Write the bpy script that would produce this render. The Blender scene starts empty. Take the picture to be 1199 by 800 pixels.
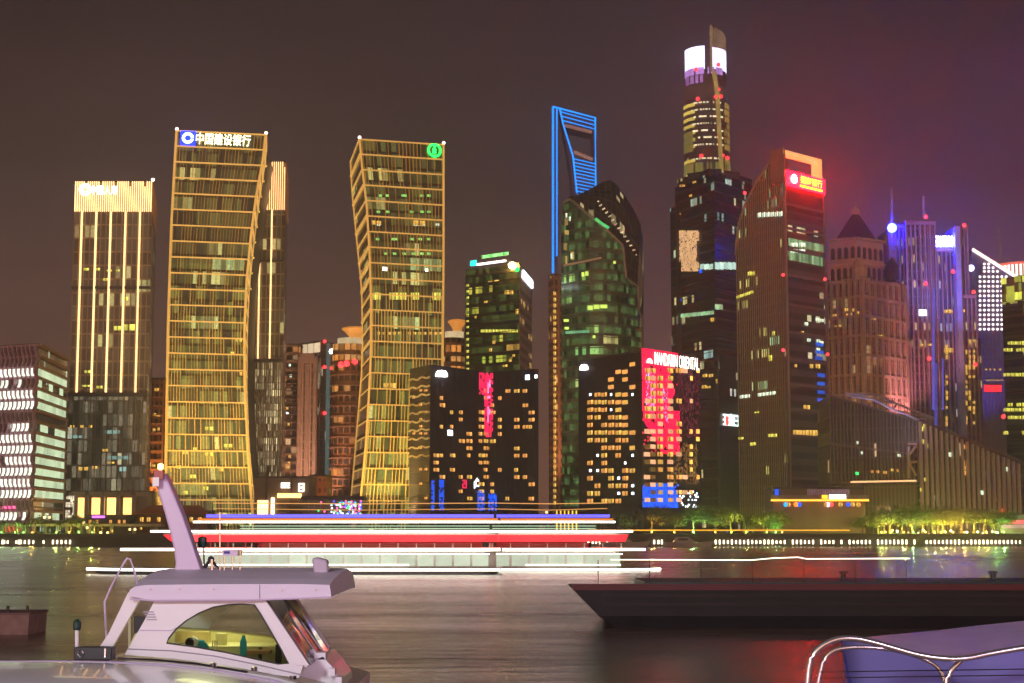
import bpy, bmesh, math, random
from mathutils import Vector, Matrix
S = bpy.context.scene
COL = S.collection
rnd = random.Random(7)
# ------------------------------------------------------------------ camera, sky, light
F, CX, CY, HOR = 1905.0, 599.5, 400.0, 620.0
PITCH = math.atan((HOR - CY) / F)
CAMZ = 4.0
cd = bpy.data.cameras.new('camera'); cam = bpy.data.objects.new('camera', cd); COL.objects.link(cam)
cd.sensor_width = 36.0; cd.lens = 36.0 * F / 1199.0; cd.clip_start = 0.1; cd.clip_end = 20000
cam.location = (0, 0, CAMZ); cam.rotation_euler = (math.pi / 2 + PITCH, 0, 0)
S.camera = cam
S.view_settings.view_transform = 'Standard'; S.view_settings.look = 'None'
S.view_settings.exposure = 0.0; S.view_settings.gamma = 1.0
S.cycles.use_denoising = True
S.cycles.max_bounces = 6; S.cycles.diffuse_bounces = 2; S.cycles.glossy_bounces = 3
S.cycles.transmission_bounces = 4; S.cycles.transparent_max_bounces = 8; S.cycles.volume_bounces = 0
S.cycles.sample_clamp_indirect = 12.0
S.cycles.use_light_tree = True

W = bpy.data.worlds.new('World'); S.world = W; W.use_nodes = True
def build_world():
    nt = W.node_tree; nt.nodes.clear(); L = nt.links
    out = nt.nodes.new('ShaderNodeOutputWorld')
    tc = nt.nodes.new('ShaderNodeTexCoord')
    sp = nt.nodes.new('ShaderNodeSeparateXYZ'); L.new(tc.outputs['Generated'], sp.inputs[0])
    r = nt.nodes.new('ShaderNodeValToRGB'); L.new(sp.outputs['Z'], r.inputs[0])
    e = r.color_ramp.elements
    e[0].position = 0.0; e[0].color = (0.215, 0.090, 0.052, 1)
    e[1].position = 1.0; e[1].color = (0.012, 0.010, 0.014, 1)
    for p, c in ((0.04, (0.180, 0.078, 0.050, 1)), (0.12, (0.112, 0.056, 0.042, 1)), (0.20, (0.058, 0.038, 0.033, 1)), (0.31, (0.022, 0.016, 0.016, 1)), (0.5, (0.028, 0.02, 0.022, 1))):
        k = e.new(p); k.color = c
    # violet city glow towards the right of the skyline
    mr = nt.nodes.new('ShaderNodeMapRange'); L.new(sp.outputs['X'], mr.inputs['Value'])
    mr.inputs['From Min'].default_value = 0.02; mr.inputs['From Max'].default_value = 0.27
    mr.inputs['To Min'].default_value = 0.0; mr.inputs['To Max'].default_value = 0.9
    r2 = nt.nodes.new('ShaderNodeValToRGB'); L.new(sp.outputs['Z'], r2.inputs[0])
    e = r2.color_ramp.elements
    e[0].position = 0.0; e[0].color = (0.16, 0.06, 0.09, 1)
    e[1].position = 1.0; e[1].color = (0.012, 0.010, 0.014, 1)
    for p, c in ((0.12, (0.130, 0.042, 0.110, 1)), (0.19, (0.085, 0.028, 0.085, 1)), (0.31, (0.024, 0.011, 0.022, 1)), (0.5, (0.028, 0.02, 0.022, 1))):
        k = e.new(p); k.color = c
    mx = nt.nodes.new('ShaderNodeMix'); mx.data_type = 'RGBA'
    L.new(mr.outputs[0], mx.inputs[0]); L.new(r.outputs[0], mx.inputs[6]); L.new(r2.outputs[0], mx.inputs[7])
    # thin night cloud
    mp = nt.nodes.new('ShaderNodeMapping'); mp.inputs['Scale'].default_value = (2.2, 2.2, 9.0)
    mp.inputs['Rotation'].default_value = (0.0, 0.25, 0.0)
    L.new(tc.outputs['Generated'], mp.inputs[0])
    nz = nt.nodes.new('ShaderNodeTexNoise'); nz.inputs['Scale'].default_value = 1.6; nz.inputs['Detail'].default_value = 5
    L.new(mp.outputs[0], nz.inputs['Vector'])
    m2 = nt.nodes.new('ShaderNodeMapRange'); L.new(nz.outputs[0], m2.inputs['Value'])
    m2.inputs['From Min'].default_value = 0.35; m2.inputs['From Max'].default_value = 0.7
    m2.inputs['To Min'].default_value = 0.74; m2.inputs['To Max'].default_value = 1.3
    vm = nt.nodes.new('ShaderNodeVectorMath'); vm.operation = 'SCALE'
    L.new(mx.outputs[2], vm.inputs[0]); L.new(m2.outputs[0], vm.inputs['Scale'])
    # the floodlit old town behind the photographer, low over the horizon
    back = nt.nodes.new('ShaderNodeMapRange'); L.new(sp.outputs['Y'], back.inputs['Value'])
    back.inputs['From Min'].default_value = -.05; back.inputs['From Max'].default_value = -.75
    r3 = nt.nodes.new('ShaderNodeValToRGB'); L.new(sp.outputs['Z'], r3.inputs[0]); e = r3.color_ramp.elements
    e[0].position = 0.0; e[0].color = (1.9, .98, .55, 1); e[1].position = .45; e[1].color = (0, 0, 0, 1)
    k = e.new(.16); k.color = (.62, .32, .21, 1)
    vb = nt.nodes.new('ShaderNodeVectorMath'); vb.operation = 'SCALE'; L.new(r3.outputs[0], vb.inputs[0]); L.new(back.outputs[0], vb.inputs['Scale'])
    va = nt.nodes.new('ShaderNodeVectorMath'); va.operation = 'ADD'; L.new(vm.outputs[0], va.inputs[0]); L.new(vb.outputs[0], va.inputs[1])
    bg = nt.nodes.new('ShaderNodeBackground'); bg.inputs[1].default_value = 1.3
    L.new(va.outputs[0], bg.inputs[0])
    # the faint rest of the daylight sky
    sk = nt.nodes.new('ShaderNodeTexSky'); sk.sky_type = 'NISHITA'; sk.sun_disc = False
    sk.sun_elevation = math.radians(35); sk.sun_rotation = math.radians(200)
    b2 = nt.nodes.new('ShaderNodeBackground'); b2.inputs[1].default_value = 0.0006; L.new(sk.outputs[0], b2.inputs[0])
    ad = nt.nodes.new('ShaderNodeAddShader'); L.new(bg.outputs[0], ad.inputs[0]); L.new(b2.outputs[0], ad.inputs[1])
    L.new(ad.outputs[0], out.inputs[0])
build_world()
sl = bpy.data.lights.new('sun', 'SUN'); sl.energy = 0.03; sl.angle = math.radians(10); sl.color = (1, .93, .85)
so = bpy.data.objects.new('sun', sl); COL.objects.link(so); so.rotation_euler = (math.radians(55), 0, math.radians(-20))
def lamp(kind, loc, energy, color, size=1.0, rot=None, target=None, spot=None):
    l = bpy.data.lights.new('lamp_light', kind); l.energy = energy; l.color = color
    if kind == 'AREA': l.size = size
    else: l.shadow_soft_size = size
    if spot: l.spot_size = math.radians(spot); l.spot_blend = 0.6
    o = bpy.data.objects.new('lamp_light', l); COL.objects.link(o); o.location = loc
    if target is not None:
        d = Vector(target) - Vector(loc); o.rotation_euler = d.to_track_quat('-Z', 'Y').to_euler()
    return o
# the quay lamps behind the photographer that light the moored boats
lamp('AREA', (-16, -14, 15), 7600, (0.93, 0.95, 1.0), 4, target=(-5, 25, 2.5))
lamp('AREA', (-2, -6, 1.5), 700, (0.7, 0.4, 1.0), 3, target=(-5, 25, 2.0))
lamp('AREA', (14, -12, 14), 2600, (0.75, 0.6, 1.0), 4, target=(6, 22, 2.5))

# ------------------------------------------------------------------ helpers
SP, CP = math.sin(PITCH), math.cos(PITCH)
def ray(px, py):
    x = (px - CX) / F; y = (CY - py) / F
    return (x, CP - y * SP, SP + y * CP)
def P(px, py, Y):
    d = ray(px, py); t = Y / d[1]
    return Vector((d[0] * t, Y, CAMZ + d[2] * t))
def XA(px, py, Y): return P(px, py, Y).x
def ZA(py, Y): return P(CX, py, Y).z

ORG = {}
def props(o, label=None, cat=None, group=None, kind=None):
    for k, v in (('label', label), ('category', cat), ('group', group), ('kind', kind)):
        if v: o[k] = v
    return o
def thing(name, label, cat, loc=(0, 0, 0), group=None):
    o = bpy.data.objects.new(name, None); COL.objects.link(o); o.location = loc; o.empty_display_size = 0.5
    ORG[o.name] = Vector(loc)
    return props(o, label, cat, group)
class MB:
    def __init__(s): s.v = []; s.f = []; s.uv = []; s.mi = []; s.m = 0
    def face(s, pts, uv=None):
        n = len(s.v); s.v.extend([tuple(p) for p in pts]); s.f.append(tuple(range(n, n + len(pts))))
        s.uv.append(uv or [(0, 0)] * len(pts)); s.mi.append(s.m)
    def hexa(s, c):
        # c: 0-3 one side loop, 4-7 opposite side loop
        for q in ((0, 1, 2, 3), (7, 6, 5, 4), (0, 4, 5, 1), (1, 5, 6, 2), (2, 6, 7, 3), (3, 7, 4, 0)):
            s.face([c[i] for i in q], [(0, 0), (1, 0), (1, 1), (0, 1)])
    def box(s, x0, x1, y0, y1, z0, z1):
        s.hexa([(x0, y0, z0), (x1, y0, z0), (x1, y0, z1), (x0, y0, z1), (x0, y1, z0), (x1, y1, z0), (x1, y1, z1), (x0, y1, z1)])
    def tube(s, pts, r, n=6, closed=False):
        pts = [Vector(p) for p in pts]; rings = []
        m = len(pts)
        for i, p in enumerate(pts):
            a = pts[(i - 1) % m] if (closed or i > 0) else p
            b = pts[(i + 1) % m] if (closed or i < m - 1) else p
            d = (b - a).normalized()
            up = Vector((0, 0, 1)) if abs(d.z) < 0.9 else Vector((0, 1, 0))
            u = d.cross(up).normalized(); w = u.cross(d)
            rr = r[i] if isinstance(r, (list, tuple)) else r
            rings.append([p + (u * math.cos(2 * math.pi * k / n) + w * math.sin(2 * math.pi * k / n)) * rr for k in range(n)])
        for i in range(m if closed else m - 1):
            A, B = rings[i], rings[(i + 1) % m]
            for k in range(n): s.face([A[k], A[(k + 1) % n], B[(k + 1) % n], B[k]])
        if not closed: s.face(rings[0][::-1]); s.face(rings[-1])
    def lathe(s, c, prof, n=16, uvs=1.0):
        c = Vector(c)
        for (r0, z0), (r1, z1) in zip(prof, prof[1:]):
            for k in range(n):
                a, b = 2 * math.pi * k / n, 2 * math.pi * (k + 1) / n
                R = max(r0, r1)
                u0, u1 = a * R * uvs, b * R * uvs
                p = [c + Vector((math.cos(a) * r0, math.sin(a) * r0, z0)), c + Vector((math.cos(b) * r0, math.sin(b) * r0, z0)),
                     c + Vector((math.cos(b) * r1, math.sin(b) * r1, z1)), c + Vector((math.cos(a) * r1, math.sin(a) * r1, z1))]
                s.face(p, [(u0, z0), (u1, z0), (u1, z1), (u0, z1)])
    def prism(s, poly, off):
        # poly: planar list of 3D points, off: Vector thickness
        poly = [Vector(p) for p in poly]; off = Vector(off); b = [p + off for p in poly]
        s.face(poly); s.face(b[::-1])
        n = len(poly)
        for i in range(n): s.face([poly[i], b[i], b[(i + 1) % n], poly[(i + 1) % n]])
    def loft(s, rings, cap=True):
        n = len(rings[0])
        for A, B in zip(rings, rings[1:]):
            u = 0.0
            for k in range(n):
                a0, a1, b0, b1 = Vector(A[k]), Vector(A[(k + 1) % n]), Vector(B[k]), Vector(B[(k + 1) % n])
                l = (a1 - a0).length
                s.face([a0, a1, b1, b0], [(u, a0.z), (u + l, a1.z), (u + l, b1.z), (u, b0.z)]); u += l + 3.7
        if cap: s.face([Vector(p) for p in rings[-1]]); s.face([Vector(p) for p in rings[0]][::-1])
    def build(s, name, mat, parent=None, smooth=False, **kw):
        me = bpy.data.meshes.new(name)
        org = ORG.get(parent.name, Vector((0, 0, 0))) if parent else Vector((0, 0, 0))
        me.from_pydata([(v[0] - org.x, v[1] - org.y, v[2] - org.z) for v in s.v], [], s.f)
        ul = me.uv_layers.new(name='UVMap'); flat = []
        for u in s.uv:
            for q in u: flat.extend(q)
        ul.data.foreach_set('uv', flat)
        mats = mat if isinstance(mat, (list, tuple)) else [mat]
        for m in mats: me.materials.append(m)
        if len(mats) > 1: me.polygons.foreach_set('material_index', s.mi)
        bm = bmesh.new(); bm.from_mesh(me)
        bmesh.ops.remove_doubles(bm, verts=bm.verts, dist=0.0005)
        bmesh.ops.recalc_face_normals(bm, faces=bm.faces)
        bm.to_mesh(me); bm.free()
        if smooth: me.polygons.foreach_set('use_smooth', [True] * len(me.polygons))
        o = bpy.data.objects.new(name, me); COL.objects.link(o)
        if parent: o.parent = parent; ORG[o.name] = org
        return props(o, **kw)
class Face:
    """A facade: two edge polylines (bottom to top), left and right as seen from outside."""
    def __init__(s, A, B):
        s.A = [Vector(p) for p in A]; s.B = [Vector(p) for p in B]; s.n = len(A) - 1
        d = (s.B[0] - s.A[0]); s.nrm = Vector((d.y, -d.x, 0)).normalized()
        s.z0, s.z1 = s.A[0].z, s.A[-1].z
        s.w = (s.B[0] - s.A[0]).length; s.h = s.z1 - s.z0
    def edge(s, E, v):
        z = E[0].z + v * (E[-1].z - E[0].z)
        for a, b in zip(E, E[1:]):
            if z <= b.z + 1e-6 or b is E[-1]:
                t = (z - a.z) / max(1e-6, b.z - a.z); return a.lerp(b, t)
    def pos(s, u, v, w=0.0):
        return s.edge(s.A, v).lerp(s.edge(s.B, v), u) + s.nrm * w
    def px(s, px, py):
        d = ray(px, py); r = d[0] / d[1]; v = 0.5; u = .5
        for _ in range(8):
            vc = min(1, max(0, v)); a, b = s.edge(s.A, vc), s.edge(s.B, vc)
            den = (b.x - a.x) - r * (b.y - a.y)
            u = (r * a.y - a.x) / den; Y = a.y + (b.y - a.y) * u
            za = s.A[0].z + (s.B[0].z - s.A[0].z) * u; zb = s.A[-1].z + (s.B[-1].z - s.A[-1].z) * u
            v = (CAMZ + d[2] * Y / d[1] - za) / (zb - za)
        return u, v
    def box(s, mb, u0, u1, v0, v1, w0=0.0, w1=0.3):
        q = [(u0, v0), (u1, v0), (u1, v1), (u0, v1)]
        mb.hexa([s.pos(u, v, w1) for u, v in q] + [s.pos(u, v, w0) for u, v in q])
        mb.uv[-6] = [(u * s.w, s.z0 + v * s.h) for u, v in q]
    def hbar(s, mb, v, t, w=0.35, u0=0.0, u1=1.0):
        h = t / s.h / 2; s.box(mb, u0, u1, v - h, v + h, -0.05, w)
    def vbar(s, mb, u, t, w=0.4, v0=0.0, v1=1.0, seg=1):
        h = t / s.w / 2
        for i in range(seg):
            a, b = v0 + (v1 - v0) * i / seg, v0 + (v1 - v0) * (i + 1) / seg
            s.box(mb, u - h, u + h, a, b, -0.05, w)

# ------------------------------------------------------------------ materials
class N:
    def __init__(s, name):
        s.m = bpy.data.materials.new(name); s.m.use_nodes = True; s.t = s.m.node_tree
        s.b = s.t.nodes['Principled BSDF']
    def n(s, typ, **kw):
        x = s.t.nodes.new(typ)
        for k, v in kw.items(): setattr(x, k, v)
        return x
    def l(s, a, b): s.t.links.new(a, b)
    def math(s, op, a, b=None, c=None):
        x = s.n('ShaderNodeMath', operation=op)
        for i, q in enumerate((a, b, c)):
            if q is None: continue
            if isinstance(q, (int, float)): x.inputs[i].default_value = q
            else: s.l(q, x.inputs[i])
        return x.outputs[0]
    def noise(s, scale, vec=None, detail=3, rough=.5):
        x = s.n('ShaderNodeTexNoise'); x.inputs['Scale'].default_value = scale; x.inputs['Detail'].default_value = detail
        x.inputs['Roughness'].default_value = rough
        if vec is not None: s.l(vec, x.inputs['Vector'])
        return x.outputs[0]
    def ramp(s, val, stops):
        x = s.n('ShaderNodeValToRGB'); s.l(val, x.inputs[0]); e = x.color_ramp.elements
        e[0].position, e[0].color = stops[0][0], (*stops[0][1], 1)
        e[1].position, e[1].color = stops[-1][0], (*stops[-1][1], 1)
        for p, c in stops[1:-1]: k = e.new(p); k.color = (*c, 1)
        return x.outputs[0]
    def mix(s, f, a, b):
        x = s.n('ShaderNodeMix', data_type='RGBA')
        for i, q in ((0, f), (6, a), (7, b)):
            if isinstance(q, (int, float)): x.inputs[i].default_value = q
            elif isinstance(q, tuple): x.inputs[i].default_value = (*q, 1)
            else: s.l(q, x.inputs[i])
        return x.outputs[2]
    def set(s, **kw):
        for k, v in kw.items():
            i = s.b.inputs[{'base': 'Base Color', 'rough': 'Roughness', 'metal': 'Metallic', 'em': 'Emission Color', 'es': 'Emission Strength', 'spec': 'Specular IOR Level', 'trans': 'Transmission Weight', 'alpha': 'Alpha', 'coat': 'Coat Weight'}[k]]
            if isinstance(v, (int, float)): i.default_value = v
            elif isinstance(v, tuple): i.default_value = (*v, 1)
            else: s.l(v, i)
        return s
MC = {}
def plain(name, base, rough=0.6, metal=0.0, var=0.15, scale=0.4):
    if name in MC: return MC[name]
    m = N(name); tc = m.n('ShaderNodeTexCoord')
    nz = m.noise(scale, tc.outputs['Object'], 5, .6)
    lo = tuple(c * (1 - var) for c in base); hi = tuple(min(1, c * (1 + var)) for c in base)
    m.set(base=m.ramp(nz, [(.3, lo), (.7, hi)]), rough=rough, metal=metal)
    MC[name] = m.m; return m.m
def glow(name, color, strength, var=0.25, scale=1.2, base=(0.02, 0.02, 0.02), pane=False):
    """something that gives off light"""
    if name in MC: return MC[name]
    m = N(name); tc = m.n('ShaderNodeTexCoord'); nz = m.noise(scale, tc.outputs['Object'], 2); oi = m.n('ShaderNodeObjectInfo')
    a = m.math('MULTIPLY_ADD', nz, 2 * var * strength, strength * (1 - var))
    if pane:   # a dark mullion in the middle and a curtain drawn part of the way
        sx = m.n('ShaderNodeSeparateXYZ'); m.l(tc.outputs['Generated'], sx.inputs[0])
        bar_ = m.math('GREATER_THAN', m.math('ABSOLUTE', m.math('SUBTRACT', sx.outputs[0], .5)), .07)
        cur = m.math('MULTIPLY_ADD', m.math('GREATER_THAN', sx.outputs[0], oi.outputs['Random']), .55, .5)
        a = m.math('MULTIPLY', a, m.math('MULTIPLY', m.math('MULTIPLY_ADD', bar_, .8, .2), cur))
        a = m.math('MULTIPLY', a, m.math('MULTIPLY_ADD', sx.outputs[2], .5, .85))
    r = m.math('MULTIPLY_ADD', oi.outputs['Random'], var * 1.2, 1 - var * .6)
    m.set(base=base, rough=0.4, em=color, es=m.math('MULTIPLY', a, r))
    MC[name] = m.m; return m.m
def curtain(name, base, cw, ch, lit=0.05, litcols=((1, .55, .15), (1, .8, .4), (.8, 1, .7)), st=1.2, frame=(0.08, 0.12),
            framecol=(.2, .17, .14), rough=.18, run=4, base2=None, dim=0.0, dimcol=(1, .8, .3), rowbias=1.0, metal=0.0, wob=0.0):
    """glass curtain wall: panes with thin frames, some rooms lit; UV is in metres"""
    if name in MC: return MC[name]
    m = N(name); tc = m.n('ShaderNodeTexCoord'); sx = m.n('ShaderNodeSeparateXYZ'); m.l(tc.outputs['UV'], sx.inputs[0])
    u = m.math('DIVIDE', sx.outputs[0], cw); v = m.math('DIVIDE', sx.outputs[1], ch)
    fu, fv = m.math('FLOOR', u), m.math('FLOOR', v); ru, rv = m.math('FRACT', u), m.math('FRACT', v)
    def wn(a, b, off=0.0):
        c = m.n('ShaderNodeCombineXYZ'); m.l(a, c.inputs[0]); m.l(b, c.inputs[1]); c.inputs[2].default_value = off
        w = m.n('ShaderNodeTexWhiteNoise', noise_dimensions='3D'); m.l(c.outputs[0], w.inputs[0]); return w
    cell = wn(fu, fv); runn = wn(m.math('FLOOR', m.math('DIVIDE', u, run)), fv, 3.3); row = wn(fv, fv, 7.1)
    rowp = m.math('MULTIPLY_ADD', m.math('POWER', row.outputs['Value'], 3.0), 3.0 * rowbias, 0.25)
    p1 = m.math('LESS_THAN', runn.outputs['Value'], m.math('MULTIPLY', rowp, math.sqrt(lit)))
    p2 = m.math('LESS_THAN', cell.outputs['Value'], max(.35, math.sqrt(lit)))
    inside = m.math('MULTIPLY', m.math('GREATER_THAN', ru, frame[0]), m.math('GREATER_THAN', rv, frame[1]))
    mask = m.math('MULTIPLY', m.math('MULTIPLY', p1, p2), inside)
    c2 = wn(fu, fv, 11.0)
    stops = [(i / (len(litcols) - 1) if len(litcols) > 1 else 0, c) for i, c in enumerate(litcols)]
    if len(stops) == 1: stops.append((1, stops[0][1]))
    lc = m.ramp(runn.outputs['Value'], [(p * math.sqrt(lit) * 1.2, c) for p, c in stops])
    nz = m.noise(1.3, tc.outputs['UV'], 3)
    strg = m.math('MULTIPLY', m.math('MULTIPLY', mask, st), m.math('MULTIPLY', m.math('MULTIPLY_ADD', c2.outputs['Value'], .9, .35), m.math('MULTIPLY_ADD', nz, 1.2, .4)))
    if dim > 0:
        dm = m.math('MULTIPLY', m.math('MULTIPLY', inside, dim), m.math('MULTIPLY', m.math('POWER', c2.outputs['Value'], 2.0), m.math('MULTIPLY_ADD', nz, 2.2, 0.1)))
        ems = m.math('ADD', strg, dm); emc = m.mix(mask, dimcol, lc)
    else: ems, emc = strg, lc
    b2 = base2 or tuple(c * .6 for c in base)
    bc = m.mix(inside, framecol, m.mix(cell.outputs['Value'], base, b2))
    rg = m.math('MULTIPLY_ADD', inside, rough - .55, .55)
    m.set(base=bc, rough=rg, em=emc, es=ems, metal=metal)
    if wob > 0:
        bp = m.n('ShaderNodeBump'); bp.inputs['Strength'].default_value = wob; bp.inputs['Distance'].default_value = 0.6
        mp = m.n('ShaderNodeMapping'); mp.inputs['Scale'].default_value = (.35, .12, 1); m.l(tc.outputs['UV'], mp.inputs[0])
        m.l(m.noise(1.0, mp.outputs[0], 4), bp.inputs['Height']); m.l(bp.outputs[0], m.b.inputs['Normal'])
    MC[name] = m.m; return m.m

warm = glow('warm_room', (1.0, .42, .09), 1.5, .6, 1.2, pane=True)
warm2 = glow('amber_room', (1.0, .55, .10), 1.4, .6, 1.2, pane=True)
pale = glow('pale_room', (.85, 1.0, .72), 1.8, .4, pane=True)
yellow = glow('yellow_room', (.95, .85, .12), 1.4, .4, pane=True)
coolw = glow('cool_white_light', (.8, .92, 1.0), 4.0, .2)
whitel = glow('white_light', (1.0, .93, .8), 5.0, .15)
goldl = glow('gold_uplight_glow', (1.0, .55, .13), .70, .25, .3, base=(.5, .3, .08))  # emission stands in for uplighting on the gold bands and edges
goldhot = glow('gold_hot_led', (1.0, .66, .30), 2.6, .2, .3)
redl = glow('red_lamp', (1.0, .03, .04), 5.0, .1)
GROUND = 3.0

def windows(parent, items, big=100, name='window'):
    """items: (Face, u0, u1, v0, v1, mat, depth). The largest are parts of their own, the rest one part."""
    items = sorted(items, key=lambda i: -abs((i[2] - i[1]) * i[0].w * (i[4] - i[3]) * i[0].h))
    for it in items[:big]:
        mb = MB(); it[0].box(mb, it[1], it[2], it[3], it[4], 0.02, it[6]); mb.build(name, it[5], parent)
    rest = {}
    for it in items[big:]: rest.setdefault(it[5].name, []).append(it)
    if rest:
        mb = MB(); mats = []
        for i, (k, L) in enumerate(rest.items()):
            mats.append(L[0][5]); mb.m = i
            for it in L: it[0].box(mb, it[1], it[2], it[3], it[4], 0.02, it[6])
        mb.build(name, mats, parent, kind='stuff')
def pxwin(f, x0, y0, x1, y1, mat, d=0.15):
    a = f.px(x0, y1); b = f.px(x1, y0); return (f, a[0], b[0], a[1], b[1], mat, d)
def ball(mb, c, r, n=8):
    prof = [(max(1e-4, r * math.cos(t)), r * math.sin(t)) for t in [(-.5 + i / (n // 2)) * math.pi for i in range(n // 2 + 1)]]
    mb.lathe(c, prof, n)
def each_v(face, name, mat, parent, lst):
    for a in lst:
        mb = MB(); face.vbar(mb, *a); mb.build(name, mat, parent)
def each_h(face, name, mat, parent, lst):
    for a in lst:
        mb = MB(); face.hbar(mb, *a); mb.build(name, mat, parent)
def beacon(parent, p, r=0.9, mat=None, name='beacon'):
    mb = MB(); ball(mb, p, r); mb.build(name, mat or redl, parent, smooth=True)
def textmesh(txt, bold=0.0):
    c = bpy.data.curves.new('tmp', 'FONT'); c.body = txt; c.size = 1; c.resolution_u = 3; c.offset = bold
    o = bpy.data.objects.new('tmp', c); me = o.to_mesh()
    V = [v.co.copy() for v in me.vertices]; Fs = [tuple(p.vertices) for p in me.polygons]
    o.to_mesh_clear(); bpy.data.objects.remove(o); bpy.data.curves.remove(c)
    if not V: return [], [], (0, 0, 1, 1)
    xs = [v.x for v in V]; ys = [v.y for v in V]
    return V, Fs, (min(xs), min(ys), max(xs), max(ys))
def lettering(face, rect, txt, mat, parent, w=0.8, bold=0.01, name='lettering'):
    """rect: u0,u1,v0,v1 on the face"""
    V, Fs, b = textmesh(txt, bold); mb = MB()
    u0, u1, v0, v1 = rect
    def q(v): return face.pos(u0 + (u1 - u0) * (v.x - b[0]) / (b[2] - b[0]), v0 + (v1 - v0) * (v.y - b[1]) / (b[3] - b[1]), w)
    for f in Fs: mb.face([q(V[i]) for i in f])
    return mb.build(name, mat, parent)
def glyphs(face, rect, n, mat, parent, w=0.8, seed=1, name='lettering'):
    """lettering too blurred in the photograph to read: bright stroke-built characters"""
    r = random.Random(seed); mb = MB(); u0, u1, v0, v1 = rect
    for i in range(n):
        a = u0 + (u1 - u0) * (i + .08) / n; b = u0 + (u1 - u0) * (i + .92) / n
        for k in range(3):
            vv = v0 + (v1 - v0) * (k * .42); face.box(mb, a, b, vv, vv + (v1 - v0) * .15, w - .1, w)
        for k in range(r.choice((2, 2, 3))):
            uu = a + (b - a) * r.choice((0, .4, .8)); face.box(mb, uu, uu + (b - a) * .2, v0, v1, w - .12, w + .02)
    return mb.build(name, mat, parent)
def ring_logo(face, cu, cv, r, mat, parent, w=.9, gap=(0, 0), inner=.62, name='emblem', n=28):
    """round emblem on a facade; r in metres"""
    mb = MB(); ru, rv = r / face.w, r / face.h
    for k in range(n):
        a, b = 2 * math.pi * k / n, 2 * math.pi * (k + 1) / n
        if gap[0] < a < gap[1]: continue
        mb.face([face.pos(cu + ru * math.cos(t) * q, cv + rv * math.sin(t) * q, w) for t, q in ((a, 1), (b, 1), (b, inner), (a, inner))])
    return mb.build(name, mat, parent)
def box_building(name, label, cat, L, M, R, ztop, mat, base=GROUND, roof=None, group=None, D=None, z0tag='wall'):
    """corners as (px, Y) seen at the level of ztop pixel row; M None for one visible front"""
    py = ztop
    YL, YR = L[1], R[1]
    z = ZA(py, (YL if M is None else M[1]))
    def cnr(c): return Vector((XA(c[0], py, c[1]), c[1], 0))
    l, r = cnr(L), cnr(R)
    if M is None:
        D = D or (r - l).length; foot = [l, r, r + Vector((0, D, 0)), l + Vector((0, D, 0))]
    else:
        m = cnr(M); foot = [l, m, r, r + (l - m)]
    c = sum(foot, Vector()) / 4
    t = thing(name, label, cat, (c.x, c.y, base), group)
    rings = [[Vector((p.x, p.y, base)) for p in foot], [Vector((p.x, p.y, z)) for p in foot]]
    mb = MB(); mb.loft(rings, cap=False); mb.build(z0tag, mat, t)
    mb = MB(); mb.prism([Vector((p.x, p.y, z)) for p in foot], (0, 0, .5)); mb.build('roof', roof or plain('roof_grey', (.06, .055, .06)), t)
    fs = [Face([rings[0][i], rings[1][i]], [rings[0][(i + 1) % 4], rings[1][(i + 1) % 4]]) for i in range(2 if M is not None else 1)]
    return t, fs, z

def haze(density=.0006):
    m = bpy.data.materials.new('night_haze'); m.use_nodes = True; t = m.node_tree; t.nodes.clear()
    o = t.nodes.new('ShaderNodeOutputMaterial'); v = t.nodes.new('ShaderNodeVolumePrincipled')
    v.inputs['Color'].default_value = (.9, .85, .85, 1); v.inputs['Density'].default_value = density; v.inputs['Anisotropy'].default_value = .75
    t.links.new(v.outputs[0], o.inputs['Volume'])
    mb = MB(); mb.box(-1320, 1320, -60, 1620, -3, 480); mb.build('haze', m, kind='stuff')
haze()
# ------------------------------------------------------------------ water, ground
def water():
    m = N('river_water'); tc = m.n('ShaderNodeTexCoord')
    mp = m.n('ShaderNodeMapping'); mp.inputs['Scale'].default_value = (.22, .9, 1); m.l(tc.outputs['Object'], mp.inputs[0])
    mp2 = m.n('ShaderNodeMapping'); mp2.inputs['Scale'].default_value = (.035, .12, 1); m.l(tc.outputs['Object'], mp2.inputs[0])
    h = m.math('MULTIPLY_ADD', m.noise(1.0, mp2.outputs[0], 3), 2.6, m.noise(1.0, mp.outputs[0], 5, .62))
    bp = m.n('ShaderNodeBump'); bp.inputs['Strength'].default_value = 0.8; bp.inputs['Distance'].default_value = 0.17
    m.l(h, bp.inputs['Height']); m.l(bp.outputs[0], m.b.inputs['Normal'])
    m.set(base=(.15, .105, .075), spec=.9, rough=m.math('MULTIPLY_ADD', m.noise(1.0, mp2.outputs[0], 2), .16, .17))
    mb = MB(); mb.face([(-1300, -40, 0), (1300, -40, 0), (1300, 386, 0), (-1300, 386, 0)])
    mb.build('river_water', m.m, kind='structure')
water()
mb = MB(); mb.face([(-1300, 385.5, GROUND), (1300, 385.5, GROUND), (1300, 1600, GROUND), (-1300, 1600, GROUND)])
mb.face([(-1300, 385.5, -1), (1300, 385.5, -1), (1300, 385.5, GROUND), (-1300, 385.5, GROUND)])
mb.build('ground', plain('paving', (.09, .08, .075), .8, var=.3, scale=.15), kind='structure')
mb = MB(); mb.box(-1290, 1290, 383.6, 385.2, -1, 1.9); mb.box(-1290, 1290, 383.2, 385.3, 1.903, 2.2)
mb.build('quay_wall', plain('quay_concrete', (.075, .065, .06), .85, var=.35, scale=.3), label='long low dark concrete quay wall along the far bank', cat='wall')['category'] = 'wall'
bpy.data.objects['quay_wall']['label'] = 'long low dark concrete quay wall along the far bank'

# ------------------------------------------------------------------ towers
metal_dk = plain('dark_metal', (.07, .065, .07), .5, .3)
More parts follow.
